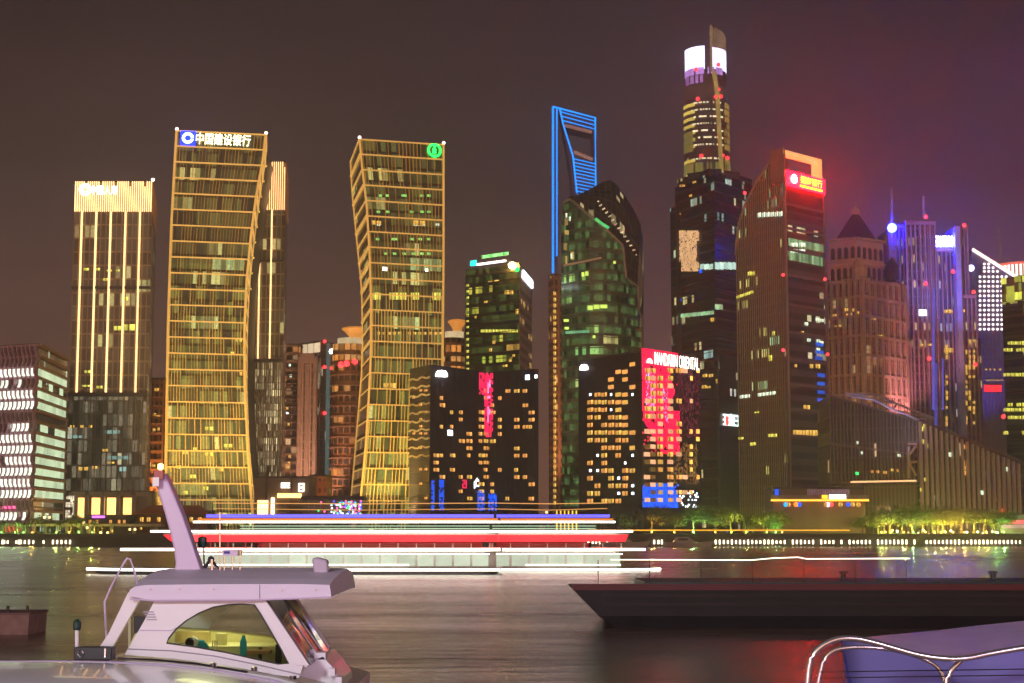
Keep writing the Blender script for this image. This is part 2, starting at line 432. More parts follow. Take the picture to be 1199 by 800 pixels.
# 1 office block with wavy violet fins, far left
glz = curtain('fin_block_glass', (.05, .05, .055), 1.6, 3.1, .04, ((.7, 1, .7),), .6)
t, (fa, fb), z = box_building('office_block', 'low office block with wavy violet fins and pale green lit floors', 'office block', (-70, 418), (45, 404), (80, 440), 404, glz)
violet = plain('violet_fin', (.50, .32, .42), .5)
nfl = 17; fh = 1.0 / nfl
litrow = {2: 0, 3: 1, 4: 1, 5: 1, 6: 1, 7: 1, 8: 1, 9: .4, 10: 0, 11: 1, 12: 1, 13: .25, 14: 1, 15: 0, 1: .2}
items = []
greenwhite = glow('office_strip_light', (.80, 1.0, .62), .85, .35, .6)
whitewin = glow('office_window_light', (.95, 1.0, .82), 1.7, .5, .9)
for k in range(nfl):
    pl = litrow.get(k, 0)
    if pl > 0:
        n = 8
        for i in range(n):
            if rnd.random() < (pl if pl >= 1 else .55 * pl + .3): items.append((fb, .02 + i * .96 / n, .02 + (i + .97) * .96 / n, (k + .25) * fh, (k + .9) * fh, greenwhite, .1))
        for i in range(22):
            if rnd.random() < (.93 if pl >= 1 else .35): items.append((fa, (i + .12) / 22, (i + .8) / 22, (k + .2) * fh, (k + .88) * fh, whitewin, .85))
windows(t, items)
mb = MB()
for i in range(24):   # wavy fins
    u = i / 23.0
    for k in range(nfl * 2):
        off = .011 * (1 if (k // 2) % 2 else -1); off2 = .011 * (1 if ((k + 1) // 2) % 2 else -1)
        a, b = 1 - k / (2.0 * nfl), 1 - (k + 1) / (2.0 * nfl)
        h = .0048
        p = [fa.pos(u + off - h, a, 1.1), fa.pos(u + off + h, a, 1.1), fa.pos(u + off2 + h, b, 1.1), fa.pos(u + off2 - h, b, 1.1)]
        q = [fa.pos(u + off - h, a, .0), fa.pos(u + off + h, a, .0), fa.pos(u + off2 + h, b, .0), fa.pos(u + off2 - h, b, .0)]
        mb.hexa(p + q)
mb.build('wavy_fin', violet, t)
mb = MB()
for k in range(nfl + 1): fa.hbar(mb, k * fh if k else .004, .5, .55)
mb.build('floor_edge', violet, t)
mb = MB(); bronze = plain('bronze_fin', (.42, .26, .13), .45, .2)
for k in range(1, nfl + 1):
    fb.hbar(mb, k * fh, .35, .5)
    for i in range(34): fb.box(mb, i / 34, (i + .38) / 34, (k - .12) * fh, (k + .12) * fh, 0, .8)
mb.build('bronze_screen', bronze, t)
mb = MB()
for k in range(2, nfl + 1):
    for i in range(34): fb.box(mb, (i + .42) / 34, (i + .62) / 34, (k - .10) * fh, (k - .03) * fh, 0, .55)
mb.build('screen_light', glow('screen_glow', (1, .55, .2), .8, .4, .6), t)
mb = MB(); fa.box(mb, .55, .95, .005, .045, .1, .5); mb.build('entrance_light', glow('entrance_red_orange', (1, .18, .04), 1.2, .6, .5), t)
mb = MB(); fa.box(mb, .72, .85, .13, .145, .6, .9); mb.build('neon_line', glow('pink_neon', (1, .1, .3), 2, .3), t)

# 2 / 4  twin towers with gold crowns
def crown_tower(L, M, R, ytop, ycrown, ymid, label, seed, strips, sgn):
    r = random.Random(seed)
    g = curtain('crown_tower_glass', (.10, .085, .07), 1.5, 3.9, .012, ((1, .75, .3), (.9, .85, .3)), .5, frame=(.22, .12), framecol=(.30, .22, .15), rough=.22, dim=.05, dimcol=(1, .7, .4))
    t, fs, z = box_building('office_tower', label, 'tower', L, M, R, ytop, g)
    f = fs[0]
    vc = f.px(L[0] + 5, ycrown)[1]; vm = f.px(L[0] + 3, ymid)[1]
    n = 37 if f.w > 15 else 13; mb = MB()
    for i in range(n):
        top = .985 if i % 7 == 5 else 1.0
        f.vbar(mb, (i + .5) / n, .20, .7, vc, top)
    mb.build('crown', glow('crown_led', (1.0, .58, .24), 3.2, .2, .3), t)
    mb = MB()
    for q in fs: q.box(mb, 0, 1, vc, .998, .02, .2)
    mb.build('crown_backing', glow('crown_backing_glow', (1, .30, .07), .13, .3, .5, base=(.2, .1, .05)), t)
    for u in strips:
        mb = MB(); f.vbar(mb, u, .42, .7, vm, vc); mb.build('light_strip', glow('crown_strip', (1, .58, .24), 2.8, .15, .2), t)
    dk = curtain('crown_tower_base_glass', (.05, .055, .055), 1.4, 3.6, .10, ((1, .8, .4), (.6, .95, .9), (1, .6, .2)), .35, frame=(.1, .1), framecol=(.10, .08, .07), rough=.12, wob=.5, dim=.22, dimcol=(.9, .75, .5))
    if seed == 4: dk = curtain('crown_tower_reflection_glow', (.06, .055, .045), .7, 2.2, .05, ((1, .8, .4),), .5, frame=(.3, .1), framecol=(.14, .10, .06), rough=.14, wob=.6, dim=.75, dimcol=(.9, .7, .38))  # uneven tan emission imitates streaks of light reflected in the glass
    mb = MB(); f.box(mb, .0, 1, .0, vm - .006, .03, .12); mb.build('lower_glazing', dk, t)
    mb = MB(); each_h(f, 'belt_band', metal_dk, t, [(vm - .003, 1.1, 1.1), (f.px(L[0] + 4, (ytop + ymid) / 2)[1], .8, .5)])
    for i in range(15): f.vbar(mb, i / 14, .22, .45, 0, vm)
    mb.build('mullion_grid', plain('brown_mullion', (.20, .14, .09), .45, .3), t)
    return t, f, z, vc, vm
t, f, z, vc, vm = crown_tower((88, 455), (179, 455), (184, 490), 213, 248, 461, 'left gold crowned tower with five bright vertical light strips and white sign', 3, [.105, .29, .475, .665, .85], 1)
u0, v0 = f.px(107, 229); u1, v1 = f.px(139, 218)
lettering(f, (u0, u1, v0, v1), '中国人寿', coolw, t, 1.1, .01)
a = f.px(101, 223); ring_logo(f, a[0], a[1], 1.8, glow('mint_emblem', (.3, 1, .6), 4), t, 1.15, inner=.35)
its = [pxwin(f, *r, yellow) for r in ((98, 314, 104, 317), (112, 314, 117, 317), (125, 316, 131, 318), (133, 382, 142, 387), (143, 380, 158, 387), (99, 314 + 120, 106, 437), (113, 452, 120, 455), (144, 348, 150, 352), (121, 326, 126, 329), (136, 316, 140, 318), (96, 451, 108, 453))]
its += [pxwin(f, *r, glow('teal_reflection_glow', (.45, .8, .7), .7, .6, .3)) for r in ((124, 504, 140, 508), (126, 534, 152, 538), (82, 510, 96, 513), (140, 547, 148, 552))]  # glowing panes imitate teal reflections in the glass
its += [pxwin(f, *r, warm2) for r in ((82, 498, 87, 501), (94, 498, 98, 501), (104, 498, 108, 501), (92, 547, 104, 551), (108, 546, 114, 549), (120, 526, 126, 529), (126, 541, 134, 543))]
windows(t, its)
p = f.pos(1, 1, 0); beacon(t, (p.x, p.y, p.z + .6), .5, whitel)
# its podium
t, (f,), z = box_building('podium_hall', 'low podium with four glowing golden entrance bays under the crowned tower', 'building', (84, 436), None, (176, 436), 577, plain('podium_stone', (.22, .17, .12), .6), D=16)
mb = MB()
for x0, x1 in ((91, 104), (107, 123), (125, 141), (144, 158)):
    a = f.px(x0, 606); b = f.px(x1, 583); m2 = MB(); f.box(m2, a[0], b[0], max(0.01, a[1]), b[1], .02, .12)
    m2.build('entrance_bay', glow('entrance_gold', (1, .52, .15), 3.2, .25, .3), t)
    mb.box(0, 0, 0, 0, 0, 0) if False else None
for i in range(6):
    f.vbar(mb, i / 5, 1.0, .9)
f.hbar(mb, .98, .8, .9); f.hbar(mb, f.px(100, 580)[1], .6, .8)
mb.build('column_frame', plain('podium_trim', (.3, .22, .15), .5), t)
mb = MB(); a = f.px(78, 606); b = f.px(87, 581); f.box(mb, a[0], b[0], max(0, a[1]), b[1], .1, 1.2)
mb.build('perforated_screen', curtain('perforated_glow', (.1, .08, .06), .5, .7, .9, ((1, .85, .6),), 1.4, rowbias=3), t)
# 4 sister behind
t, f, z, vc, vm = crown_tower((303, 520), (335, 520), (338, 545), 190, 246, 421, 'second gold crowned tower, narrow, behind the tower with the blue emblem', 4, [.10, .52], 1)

# 3 / 5 the two waisted gold grid towers
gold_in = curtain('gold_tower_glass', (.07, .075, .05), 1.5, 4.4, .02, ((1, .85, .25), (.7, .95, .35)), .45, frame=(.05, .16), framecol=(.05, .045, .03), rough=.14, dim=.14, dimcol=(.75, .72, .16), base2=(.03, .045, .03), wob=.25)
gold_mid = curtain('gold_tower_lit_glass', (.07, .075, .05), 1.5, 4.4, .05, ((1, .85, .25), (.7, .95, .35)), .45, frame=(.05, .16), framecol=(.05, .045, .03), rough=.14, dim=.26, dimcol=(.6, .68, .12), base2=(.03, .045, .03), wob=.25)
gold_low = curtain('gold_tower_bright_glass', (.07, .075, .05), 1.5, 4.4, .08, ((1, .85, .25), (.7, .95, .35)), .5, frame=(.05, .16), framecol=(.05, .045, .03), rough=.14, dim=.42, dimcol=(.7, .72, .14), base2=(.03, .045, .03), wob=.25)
gold_in2 = curtain('gold_tower_side_glass', (.10, .08, .05), 1.5, 4.4, .02, ((1, .85, .25),), .5, frame=(.05, .3), framecol=(.10, .075, .05), rough=.2, dim=.05, dimcol=(.8, .7, .2))
def edge(pts, Y, base=GROUND):
    E = [P(x, y, Y) for x, y in pts]   # top to bottom
    E = E[::-1]
    b = E[0].copy(); b.z = base; E[0] = b
    return E
def resample(E, zs):
    out = []
    for z in zs:
        for a, b in zip(E, E[1:]):
            if z <= b.z + 1e-6 or b is E[-1]:
                t = (z - a.z) / max(1e-6, b.z - a.z); out.append(a.lerp(b, min(1, max(0, t)))); out[-1].z = z; break
    return out
def waist_tower(label, edges, Ys, ztop_px, back, n_band, mull, seed, sides, side_hi):
    """edges: list of pixel polylines (top to bottom) of the visible vertical edges; the faces lie between them"""
    r = random.Random(seed)
    zt = ZA(ztop_px, Ys[sides[0]]); zs = [GROUND + (zt - GROUND) * i / 24 for i in range(25)]
    E = [resample(edge(e, Y), zs) for e, Y in zip(edges, Ys)]
    mid = E[0][0].lerp(E[-1][0], .5) + Vector((0, back / 2, 0))
    t = thing('office_tower', label, 'tower', (mid.x, mid.y, GROUND))
    fs = [Face(E[i], E[i + 1]) for i in range(len(E) - 1)]
    rings = []
    for k in range(25):
        rings.append([e[k] for e in E] + [E[-1][k] + Vector((-2, back, 0)), E[0][k] + Vector((2, back, 0))])
    for i, q in enumerate(fs):
        mb = MB()
        for k in range(24):
            wid = q.w
            mb.face([q.A[k], q.B[k], q.B[k + 1], q.A[k + 1]], [(0, q.A[k].z), (wid, q.A[k].z), (wid, q.A[k + 1].z), (0, q.A[k + 1].z)])
        if i == sides[0]:
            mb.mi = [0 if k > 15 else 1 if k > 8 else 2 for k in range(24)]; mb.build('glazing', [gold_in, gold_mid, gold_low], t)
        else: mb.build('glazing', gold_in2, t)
    mb = MB(); n = len(rings[0])
    for A, B in zip(rings, rings[1:]):
        for k in range(len(E) - 1, n): mb.face([A[k], A[(k + 1) % n], B[(k + 1) % n], B[k]])
    mb.face(rings[-1]); mb.build('rear_wall', metal_dk, t)
    f = fs[sides[0]]
    mb = MB()
    for k in range(1, n_band + 1):
        v = k / n_band; f.hbar(mb, min(v, .999), .36, .5)
        if k in side_hi and len(fs) > 1: fs[1 - sides[0]].hbar(mb, min(v, .999), .75, .5)
        elif len(fs) > 1: fs[1 - sides[0]].hbar(mb, min(v, .999), .25, .35)
    mb.build('floor_band', goldl, t)
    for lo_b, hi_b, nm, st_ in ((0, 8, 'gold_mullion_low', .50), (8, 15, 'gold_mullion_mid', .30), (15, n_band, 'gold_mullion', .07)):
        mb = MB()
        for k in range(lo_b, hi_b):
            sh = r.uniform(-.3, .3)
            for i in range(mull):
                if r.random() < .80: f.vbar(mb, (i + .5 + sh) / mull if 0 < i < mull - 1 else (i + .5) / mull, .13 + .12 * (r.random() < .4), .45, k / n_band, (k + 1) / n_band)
        mb.build('mullion_grid', glow(nm, (1, .60, .11), st_, .35, .3, base=(.55, .36, .09)), t)  # emission rising towards the foot imitates uplighting on the mullions
    mb = MB()
    for e in E:
        for k in range(24):
            mb.hexa([e[k] + Vector(d) for d in ((-.28, -.7, 0), (.28, -.7, 0), (.28, .1, 0), (-.28, .1, 0))] + [e[k + 1] + Vector(d) for d in ((-.28, -.7, 0), (.28, -.7, 0), (.28, .1, 0), (-.28, .1, 0))])
    mb.build('corner_edge', goldl, t)
    return t, fs, f
t3, fs, f3 = waist_tower('tallest gold grid tower with the blue and white emblem sign on top',
    [[(207, 153), (201, 260), (197, 380), (195, 500), (193, 620)], [(311.5, 158), (308, 190), (300.5, 228), (294, 276), (289, 330), (286.5, 390), (287, 455), (290, 520), (294, 575), (298, 620)],
     [(313, 159), (310.5, 190), (304, 228), (298, 276), (292, 330), (289, 390), (288.5, 455), (291, 520), (296, 575), (301, 620)]],
    [470, 475, 497], 153, 38, 25, 27, 5, (0,), (20, 21, 22, 23, 24))
a = f3.px(212, 170); b = f3.px(228, 155)
mb = MB(); f3.box(mb, a[0] - .01, b[0] + .015, a[1] - .001, b[1] + .001, .1, .7); sb_ = mb.build('sign_board', glow('emblem_blue_panel', (.003, .014, 1), 9, .1), t3)
cu, cv = (a[0] + b[0]) / 2, (a[1] + b[1]) / 2
ring_logo(f3, cu, cv, 1.7, glow('emblem_white', (.75, .9, 1), 4, .1), sb_, .95, gap=(6.0, 6.9), inner=.5)
a = f3.px(229, 169.5); b = f3.px(294, 159)
lettering(f3, (a[0], b[0], a[1], b[1]), '中国建设银行', glow('sign_warm_white', (1, .95, .55), 5, .1), sb_, .9, .01)
its = [pxwin(f3, x, y, x + rnd.uniform(4, 10), y + 4, rnd.choice((yellow, warm2))) for x, y in ((214, 528), (226, 524), (240, 530), (206, 545), (256, 548), (222, 556), (238, 570), (214, 575), (262, 520), (270, 412), (276, 396), (240, 500), (280, 436))]
windows(t3, its)
mb = MB()
for k in range(9):
    p = fs[1].pos(.5, .62 + k * .04, .8); mb = MB(); ball(mb, p, .4, 6); mb.build('edge_light', warm2, t3)
p = f3.pos(0, 1, 0); beacon(t3, (p.x, p.y, p.z + .5), .5, whitel); p = f3.pos(1, 1, 0); beacon(t3, (p.x, p.y, p.z + .5), .5, whitel)
t5, fs, f5 = waist_tower('gold grid tower carrying the round green emblem at its top right corner',
    [[(410.5, 187), (413, 230), (418, 280), (424, 340), (425, 400), (423.5, 440), (419.4, 490), (415, 545), (410, 600), (408, 622)],
     [(421, 163), (424.5, 200), (429, 236), (432.5, 288), (434.5, 351), (434.5, 400), (434, 425), (431, 483), (427.5, 535), (422.6, 581), (419, 622)],
     [(519.5, 168), (519.5, 300), (518.5, 425), (517.5, 622)]],
    [500, 470, 477], 163, 40, 25, 23, 6, (1,), (24, 22, 20, 17, 16, 12, 14, 18))
a = f5.px(508, 177); gr = glow('emblem_green', (.006, 1, .08), 6, .1)
ring_logo(f5, a[0], a[1], 2.1, gr, t5, .9, inner=.72)
mb = MB(); ru, rv = .45 / f5.w, 1 / f5.h; f5.box(mb, a[0] - ru, a[0] + ru, a[1] - rv * .9, a[1] + rv * .6, .3, .9); f5.box(mb, a[0] - ru * .35, a[0] + ru * .35, a[1] + rv * .6, a[1] + rv * 1.9, .3, .9)
mb.build('emblem_core', gr, t5)
its = []
for x in range(436, 514, 5):
    if rnd.random() < .75 and not 474 < x < 478: its.append(pxwin(f5, x, 343, x + 4.5, 351, yellow))
for y, xs, mt in ((262, (441, 484, 488, 494, 510), pale), (228, (443, 451, 470, 472, 492, 500), glow('green_room', (.4, 1, .2), 1, .4)), (247, (441, 452, 480, 492, 500), bpy.data.materials['green_room']), (279, (440, 458, 461, 480, 490, 500), bpy.data.materials['green_room']), (296, (450, 460, 471, 482, 492, 500), bpy.data.materials['green_room'])):
    for x in xs: its.append(pxwin(f5, x, y, x + 4, y + 2.4, mt))
its += [pxwin(f5, 448, 313, 453, 317, whitel), pxwin(f5, 498, 315, 501, 318, whitel), pxwin(f5, 484, 259, 498, 264, warm2), pxwin(f5, 449, 449, 463, 454, warm2), pxwin(f5, 435, 259, 446, 263, warm2)]
for x in range(436, 515, 6): its.append(pxwin(f5, x, 389, x + 3, 392, warm2)) if rnd.random() < .8 else None
windows(t5, its)
for u in (0, 1):
    p = f5.pos(u, 1, 0); beacon(t5, (p.x, p.y, p.z + .5), .5, whitel)
# uplights at the feet of the gold towers
for x, y, tz in ((212, 460, 70), (245, 460, 60), (278, 462, 70), (436, 470, 75), (468, 470, 75)):
    p = P(x, 615, y - 16); lamp('SPOT', (p.x, p.y, 4.2), 60000, (1, .68, .18), .8, target=(p.x, y + 4, tz - 20), spot=100)

# ------------------------------------------------------------------ buildings between and behind
t, (f,), z = box_building('apartment_tower', 'narrow orange floodlit apartment tower beside the tower with the blue emblem', 'tower', (173, 560), None, (196, 560), 444,
    curtain('orange_apartment', (.12, .06, .03), 1.9, 3.0, .25, ((1, .5, .1), (1, .75, .3)), 1.2, frame=(.42, .4), framecol=(.5, .26, .12), rough=.6, rowbias=.6))
lamp('SPOT', (f.pos(.3, 0, 12).x, 548, 4), 60000, (1, .42, .1), 1, target=f.pos(.5, .7, 0), spot=80)
each_h(f, 'balcony', plain('orange_stone', (.5, .28, .13), .7), t, [(k / 17, .25, .9) for k in range(1, 17)])
each_v(f, 'pilaster', plain('orange_stone', (.5, .28, .13), .7), t, [(.18, .8, 1), (.86, .8, 1)])
its = [pxwin(f, *r, warm2) for r in ((181, 455, 186, 458), (180, 484, 183, 487), (184, 501, 187, 504), (179, 502, 182, 505), (178, 544, 182, 547), (184, 486, 187, 488))]; windows(t, its)

t, (f,), z = box_building('apartment_tower', 'dark balconied apartment tower with a column of cool lights right of the narrow crowned tower', 'tower', (328, 600), None, (352, 600), 404,
    curtain('dark_balcony', (.05, .04, .04), 2.2, 3.1, .3, ((1, .4, .1), (1, .6, .3)), .7, frame=(.2, .3), framecol=(.24, .15, .11), rough=.5))
each_h(f, 'balcony', plain('brown_render', (.16, .12, .10), .8), t, [(k / 24, .3, 1.2, .1, .9) for k in range(1, 24)])
its = []
for k in range(26):
    if rnd.random() < .45: continue
    y = 420 + k * 6.3; its.append(pxwin(f, 337 + 2 * math.sin(k * .5), y, 339.5 + 2 * math.sin(k * .5), y + 3, rnd.choice((coolw, warm2, pale, warm2))))
its.append(pxwin(f, 329, 490, 332, 496, redl)); windows(t, its)
t, (f,), z = box_building('apartment_tower', 'plain brown ribbed apartment tower with a stepped flat top', 'tower', (349, 585), None, (372, 585), 418,
    curtain('brown_ribbed', (.07, .055, .05), 1.4, 3.2, .02, ((1, .8, .5),), .6, frame=(.5, .1), framecol=(.34, .22, .16), rough=.7))
each_v(f, 'pilaster', plain('tan_render', (.24, .17, .14), .8), t, [(.12, 1.2, .8), (.88, 1.2, .8), (.5, 1.6, .8, 0, .96)])
mb = MB(); f.box(mb, .15, .85, .962, 1.02, -3, 1); mb.build('cornice', plain('tan_render', (.24, .17, .14), .8), t)
t, (f, f2), z = box_building('office_tower', 'grey office tower with a floodlit cream top behind the ribbed apartments', 'tower', (352, 640), (376, 630), (402, 650), 400,
    curtain('grey_office', (.10, .095, .09), 1.2, 3.5, .02, ((1, .9, .6),), .6, frame=(.35, .12), framecol=(.34, .27, .21), rough=.4))
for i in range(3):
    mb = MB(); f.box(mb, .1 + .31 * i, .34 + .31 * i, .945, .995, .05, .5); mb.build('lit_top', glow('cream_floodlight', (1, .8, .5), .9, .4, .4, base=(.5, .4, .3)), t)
mb = MB(); f2.vbar(mb, .3, 2.5, .6); mb.build('cool_strip', glow('dim_teal', (.35, .55, .5), .22, .3, .2), t)
for x, y in ((374, 400), (376, 430), (375, 484), (386, 431), (387, 410)):
    u, v = f2.px(max(x, 378), y); beacon(t, f2.pos(max(.02, u), v, .8), .7)
# the two towers with a lit saucer on top
def saucer_tower(label, xc, Y, rpx, ytop, ysau, mat):
    c = P(xc, ytop, Y); r = rpx / F * Y
    t = thing('round_tower', label, 'tower', (c.x, Y + r, GROUND))
    mb = MB(); mb.lathe((c.x, Y + r, 0), [(r, GROUND), (r, c.z)], 32); mb.lathe((c.x, Y + r, 0), [(r, c.z), (.01, c.z + .1)], 32)
    mb.build('wall', mat, t)
    mb = MB()
    nf = int((c.z - GROUND) / 3.6)
    for k in range(1, nf):
        z = GROUND + k * 3.6; mb.lathe((c.x, Y + r, 0), [(r, z), (r + .7, z), (r + .7, z + .5), (r, z + .5)], 32)
    mb.build('balcony_ring', plain('ring_render', (.22, .13, .09), .7), t)
    zs = ZA(ysau, Y); h = zs - c.z; s = r / 6.0
    mb = MB(); mb.lathe((c.x + r * .35, Y + r, 0), [(r * .42, c.z + .05), (r * .38, c.z + h * .5), (r * .62, c.z + h * .75), (r * .80, c.z + h * .86), (r * .80, c.z + h * .93), (r * .55, zs), (.01, zs + .4)], 28)
    mb.build('saucer', glow('saucer_orange', (1, .36, .05), .75, .35, .4, base=(.5, .3, .15)), t, smooth=True)
    mb = MB(); mb.lathe((c.x + r * .1, Y + r, 0), [(r * .8, c.z + .06), (r * .8, c.z + h * .35), (.01, c.z + h * .36)], 24); mb.build('lit_storey', glow('storey_cream', (1, .75, .4), .7, .5, .3), t)
    return t, c, r
t, c, r = saucer_tower('dark round tower with balcony rings and an orange lit saucer on its roof', 407, 560, 20, 402, 381, curtain('round_dark', (.06, .045, .04), 2.2, 3.6, .35, ((1, .35, .06), (1, .5, .15)), .8, frame=(.2, .3), framecol=(.34, .17, .09), rough=.5))
for x, y in ((399, 427), (406, 426), (415, 424), (386, 409)):
    p = P(x, y, 560); m_ = whitel if y == 409 else redl; beacon(t, (p.x, 560 - .5 + (abs(x - 407) / 20) ** 2 * 7, p.z), 1.1, m_)
t, c, r = saucer_tower('second saucer topped round tower, mostly hidden, right of the green emblem tower', 530, 600, 14, 395, 373, bpy.data.materials['round_dark'])
t, (f,), z = box_building('apartment_tower', 'beige apartment tower with a bright column of yellow windows beside the dark bank tower', 'tower', (518, 620), None, (548, 620), 392,
    curtain('beige_apartment', (.10, .07, .05), 2.0, 3.2, .25, ((1, .55, .15), (1, .8, .4)), .9, frame=(.4, .4), framecol=(.30, .20, .14), rough=.7), D=15)
windows(t, [pxwin(f, x, y, x + 3.2, y + 3.4, warm2) for x in (535,) for y in range(396, 436, 6)] + [pxwin(f, 519, y, 522, y + 3.5, warm2) for y in (396, 403, 415, 427)] + [pxwin(f, 526, y, 529, y + 3, warm) for y in (401, 414, 420)])
each_v(f, 'pilaster', plain('beige_render', (.34, .24, .17), .8), t, [(.42, .6, .8), (.72, .6, .8)])

# 7 dark bank tower with the sign and star lamp
bk = curtain('bank_dark_glass', (.035, .045, .03), 1.5, 3.4, .02, ((1, .8, .1), (.7, .9, .1), (.9, .5, .1)), .6, frame=(.08, .34), framecol=(.085, .085, .055), rough=.12, rowbias=.7, dim=.10, dimcol=(.6, .9, .2))
t, (fa, fb), z = box_building('bank_tower', 'dark green glass tower with white roof sign, green rooftop lettering and star bright lamp', 'tower', (545, 545), (608, 530), (622, 560), 309, bk)
mb = MB(); fb.box(mb, .0, 1, .0, .985, .03, .2)
mb.build('side_wall', curtain('pink_beige_grid', (.05, .035, .03), 2.6, 3.2, .05, ((1, .6, .2),), .8, frame=(.4, .45), framecol=(.33, .20, .16), rough=.7), t)
mb = MB()
for k in range(1, 40): fa.hbar(mb, k / 40, .22, .3)
mb.build('floor_edge', plain('olive_metal', (.11, .11, .07), .4), t)
a = fa.px(560, 311.5); b = fa.px(594, 304.5); glyphs(fa, (a[0], b[0], a[1], b[1]), 6, whitel, t, 1.0, 4)
mb = MB(); fa.box(mb, a[0], b[0], a[1], b[1], .3, .6); mb.build('sign_backing', glow('sign_back_white', (1, .95, .9), 1.5, .1), t)
a = fa.px(552.5, 312); b = fa.px(559, 305); mb = MB(); fa.box(mb, a[0], b[0], a[1], b[1], .3, .9); mb.build('emblem', glow('teal_emblem', (.02, .7, .55), 3, .1), t)
a = fa.px(564, 303); b = fa.px(596, 295); glyphs(fa, (a[0], b[0], a[1], b[1]), 5, glow('roof_green', (.3, 1, .25), 2.4, .2), t, .2, 9, 'rooftop_lettering')
a = fb.px(612, 313); mb = MB(); fb.box(mb, .15, .95, .955, .985, .25, .9); mb.build('side_sign', glow('side_sign_white', (.9, .95, 1), 4, .1), t)
p = fa.pos(.93, 1.0, 1.6); beacon(t, (p.x, p.y, p.z - .6), 1.25, glow('star_lamp', (1, .55, .12), 90, 0), 'roof_lamp')
p = fa.pos(.99, .995, 1.0); beacon(t, (p.x, p.y, p.z - 1.5), .9, glow('green_lamp', (.02, .9, .15), 3, 0), 'green_lamp')
its = [pxwin(fa, x, 386, x + 3.5, 389.5, yellow) for x in range(563, 606, 4)]
its += [pxwin(fa, *r, warm2) for r in ((572, 328, 584, 330.5), (591, 340, 596, 345), (597, 340, 601, 345), (556, 370, 558, 373), (577, 399, 580, 403), (573, 408, 576, 412), (596, 421, 599, 424), (589, 427, 594, 430), (600, 415, 603, 418), (567, 352, 571, 355), (604, 362, 607, 368), (597, 418, 600, 420))]
its += [pxwin(fa, 546.5, y, 549, y + 3, yellow) for y in range(333, 432, 7)]
windows(t, its)

# 8 left hotel block
hotel = curtain('hotel_dark', (.016, .018, .045), 1.0, 3.3, .0001, ((1, .5, .1),), .1, frame=(.28, .06), framecol=(.055, .045, .06), rough=.25)
HY = 440
t = thing('hotel_block', 'dark angular hotel block with round white lamp and red pink light panel', 'hotel', (XA(556, 500, HY + 15), HY + 18, GROUND))
c0, c1, c2, c3 = (P(480, 432, HY + 22), P(504, 427, HY), P(571, 436, HY + 10), P(630, 432, HY + 2))
foot = [Vector((c.x, c.y, GROUND)) for c in (c0, c1, c2, c3)]
tops = [c.copy() for c in (c0, c1, c2, c3)]
bkp = [Vector((foot[3].x - 3, HY + 40, GROUND)), Vector((foot[0].x + 3, HY + 44, GROUND))]
bkt = [Vector((p.x, p.y, tops[0].z)) for p in bkp]
mb = MB(); mb.loft([foot + bkp, tops + bkt]); mb.build('wall', hotel, t)
H = [Face([foot[i], tops[i]], [foot[i + 1], tops[i + 1]]) for i in range(3)]
mb = MB()
for q, n in ((H[1], 46), (H[2], 40)):
    for i in range(n + 1): q.vbar(mb, i / n, .14, .4)
mb.build('facade_fin', plain('hotel_fin', (.035, .032, .06), .5), t)
for k in range(5, 15): # wavy gold strips on the left face
    mb = MB()
    for i in range(12):
        v = .98 - (15 - k) * .052 + .006 * math.sin(i * 1.1)
        H[0].box(mb, i / 12, (i + 1) / 12, v - .004, v + .004, .02, .4)
    mb.build('gold_ripple', glow('gold_ripple_glow', (1, .6, .15), .35, .8, .25, base=(.3, .2, .08)), t)
its = []
grid = {447: '', 463: '.o........oo', 472: 'oo.........', 481: '', 495: '.o.ooo.....', 505: '.ooooo.....', 514: '..ooo', 524: '.o.oo', 533: 'oooo', 541: '', 551: '...oo', 561: '.o.oo', 571: '.o..o...oo.', 581: '.oooo..o.oo', 591: 'oo.oo..oo', 600: ''}
colsx = [508, 516, 527, 537, 546, 551, 561, 571]
rows = list(range(456, 598, 9))
rr = random.Random(11)
for j, y in enumerate(rows):
    y = 456 + j * 8.4
    for x in (507, 514, 526, 537, 546, 560, 566):
        if rr.random() < (.30 if y < 490 else .55 if y < 560 else .42):
            w = rr.choice((3.5, 5.5, 6)); its.append(pxwin(H[1], x, y, x + w, y + 3.7, rr.choice((warm, warm, warm2)), .5))
    for x in (575, 584, 593, 603, 613, 620):
        if rr.random() < (.22 if y < 490 else .5 if x in (603,) else .34):
            its.append(pxwin(H[2], x, y, x + rr.choice((3.5, 5, 6)), y + 4.2, rr.choice((warm, warm, warm2)), .5))
    for x in (484, 492, 498):
        if rr.random() < .25: its.append(pxwin(H[0], x, y, x + 2.2, y + 2.6, warm, .3))
its += [pxwin(H[1], 524, 504, 529, 510, coolw, .5), pxwin(H[2], 616, 439, 621, 445, coolw, .5), pxwin(H[2], 627, 439, 630, 443, coolw, .5)]
windows(t, its)
def ledpanel(parent, F_, x0, y0, x1, y1, n, m, mat, prob, seed, name='led_panel'):
    """LED dots strung along the facade fins"""
    r = random.Random(seed); mb = MB()
    a = F_.px(x0, y1); b = F_.px(x1, y0)
    for i in range(n):
        for j in range(m):
            pr = prob(i / n, j / m)
            if r.random() < pr:
                u = a[0] + (b[0] - a[0]) * (i + .1) / n; v = a[1] + (b[1] - a[1]) * j / m
                F_.box(mb, u, u + (b[0] - a[0]) / n * .55, v, v + (b[1] - a[1]) / m * .98, .38, .62)
    return mb.build(name, mat, parent, kind='stuff')
pinkred = glow('led_pink_red', (1, .01, .10), 1.5, .35, .5)
bluel = glow('led_blue', (.0, .10, 1), 1.5, .4, .6)
lilac = glow('led_lilac', (.55, .45, 1), 1.6, .3, .6)
ledpanel(t, H[1], 560, 437, 566, 462, 4, 10, pinkred, lambda u, v: .8, 1)
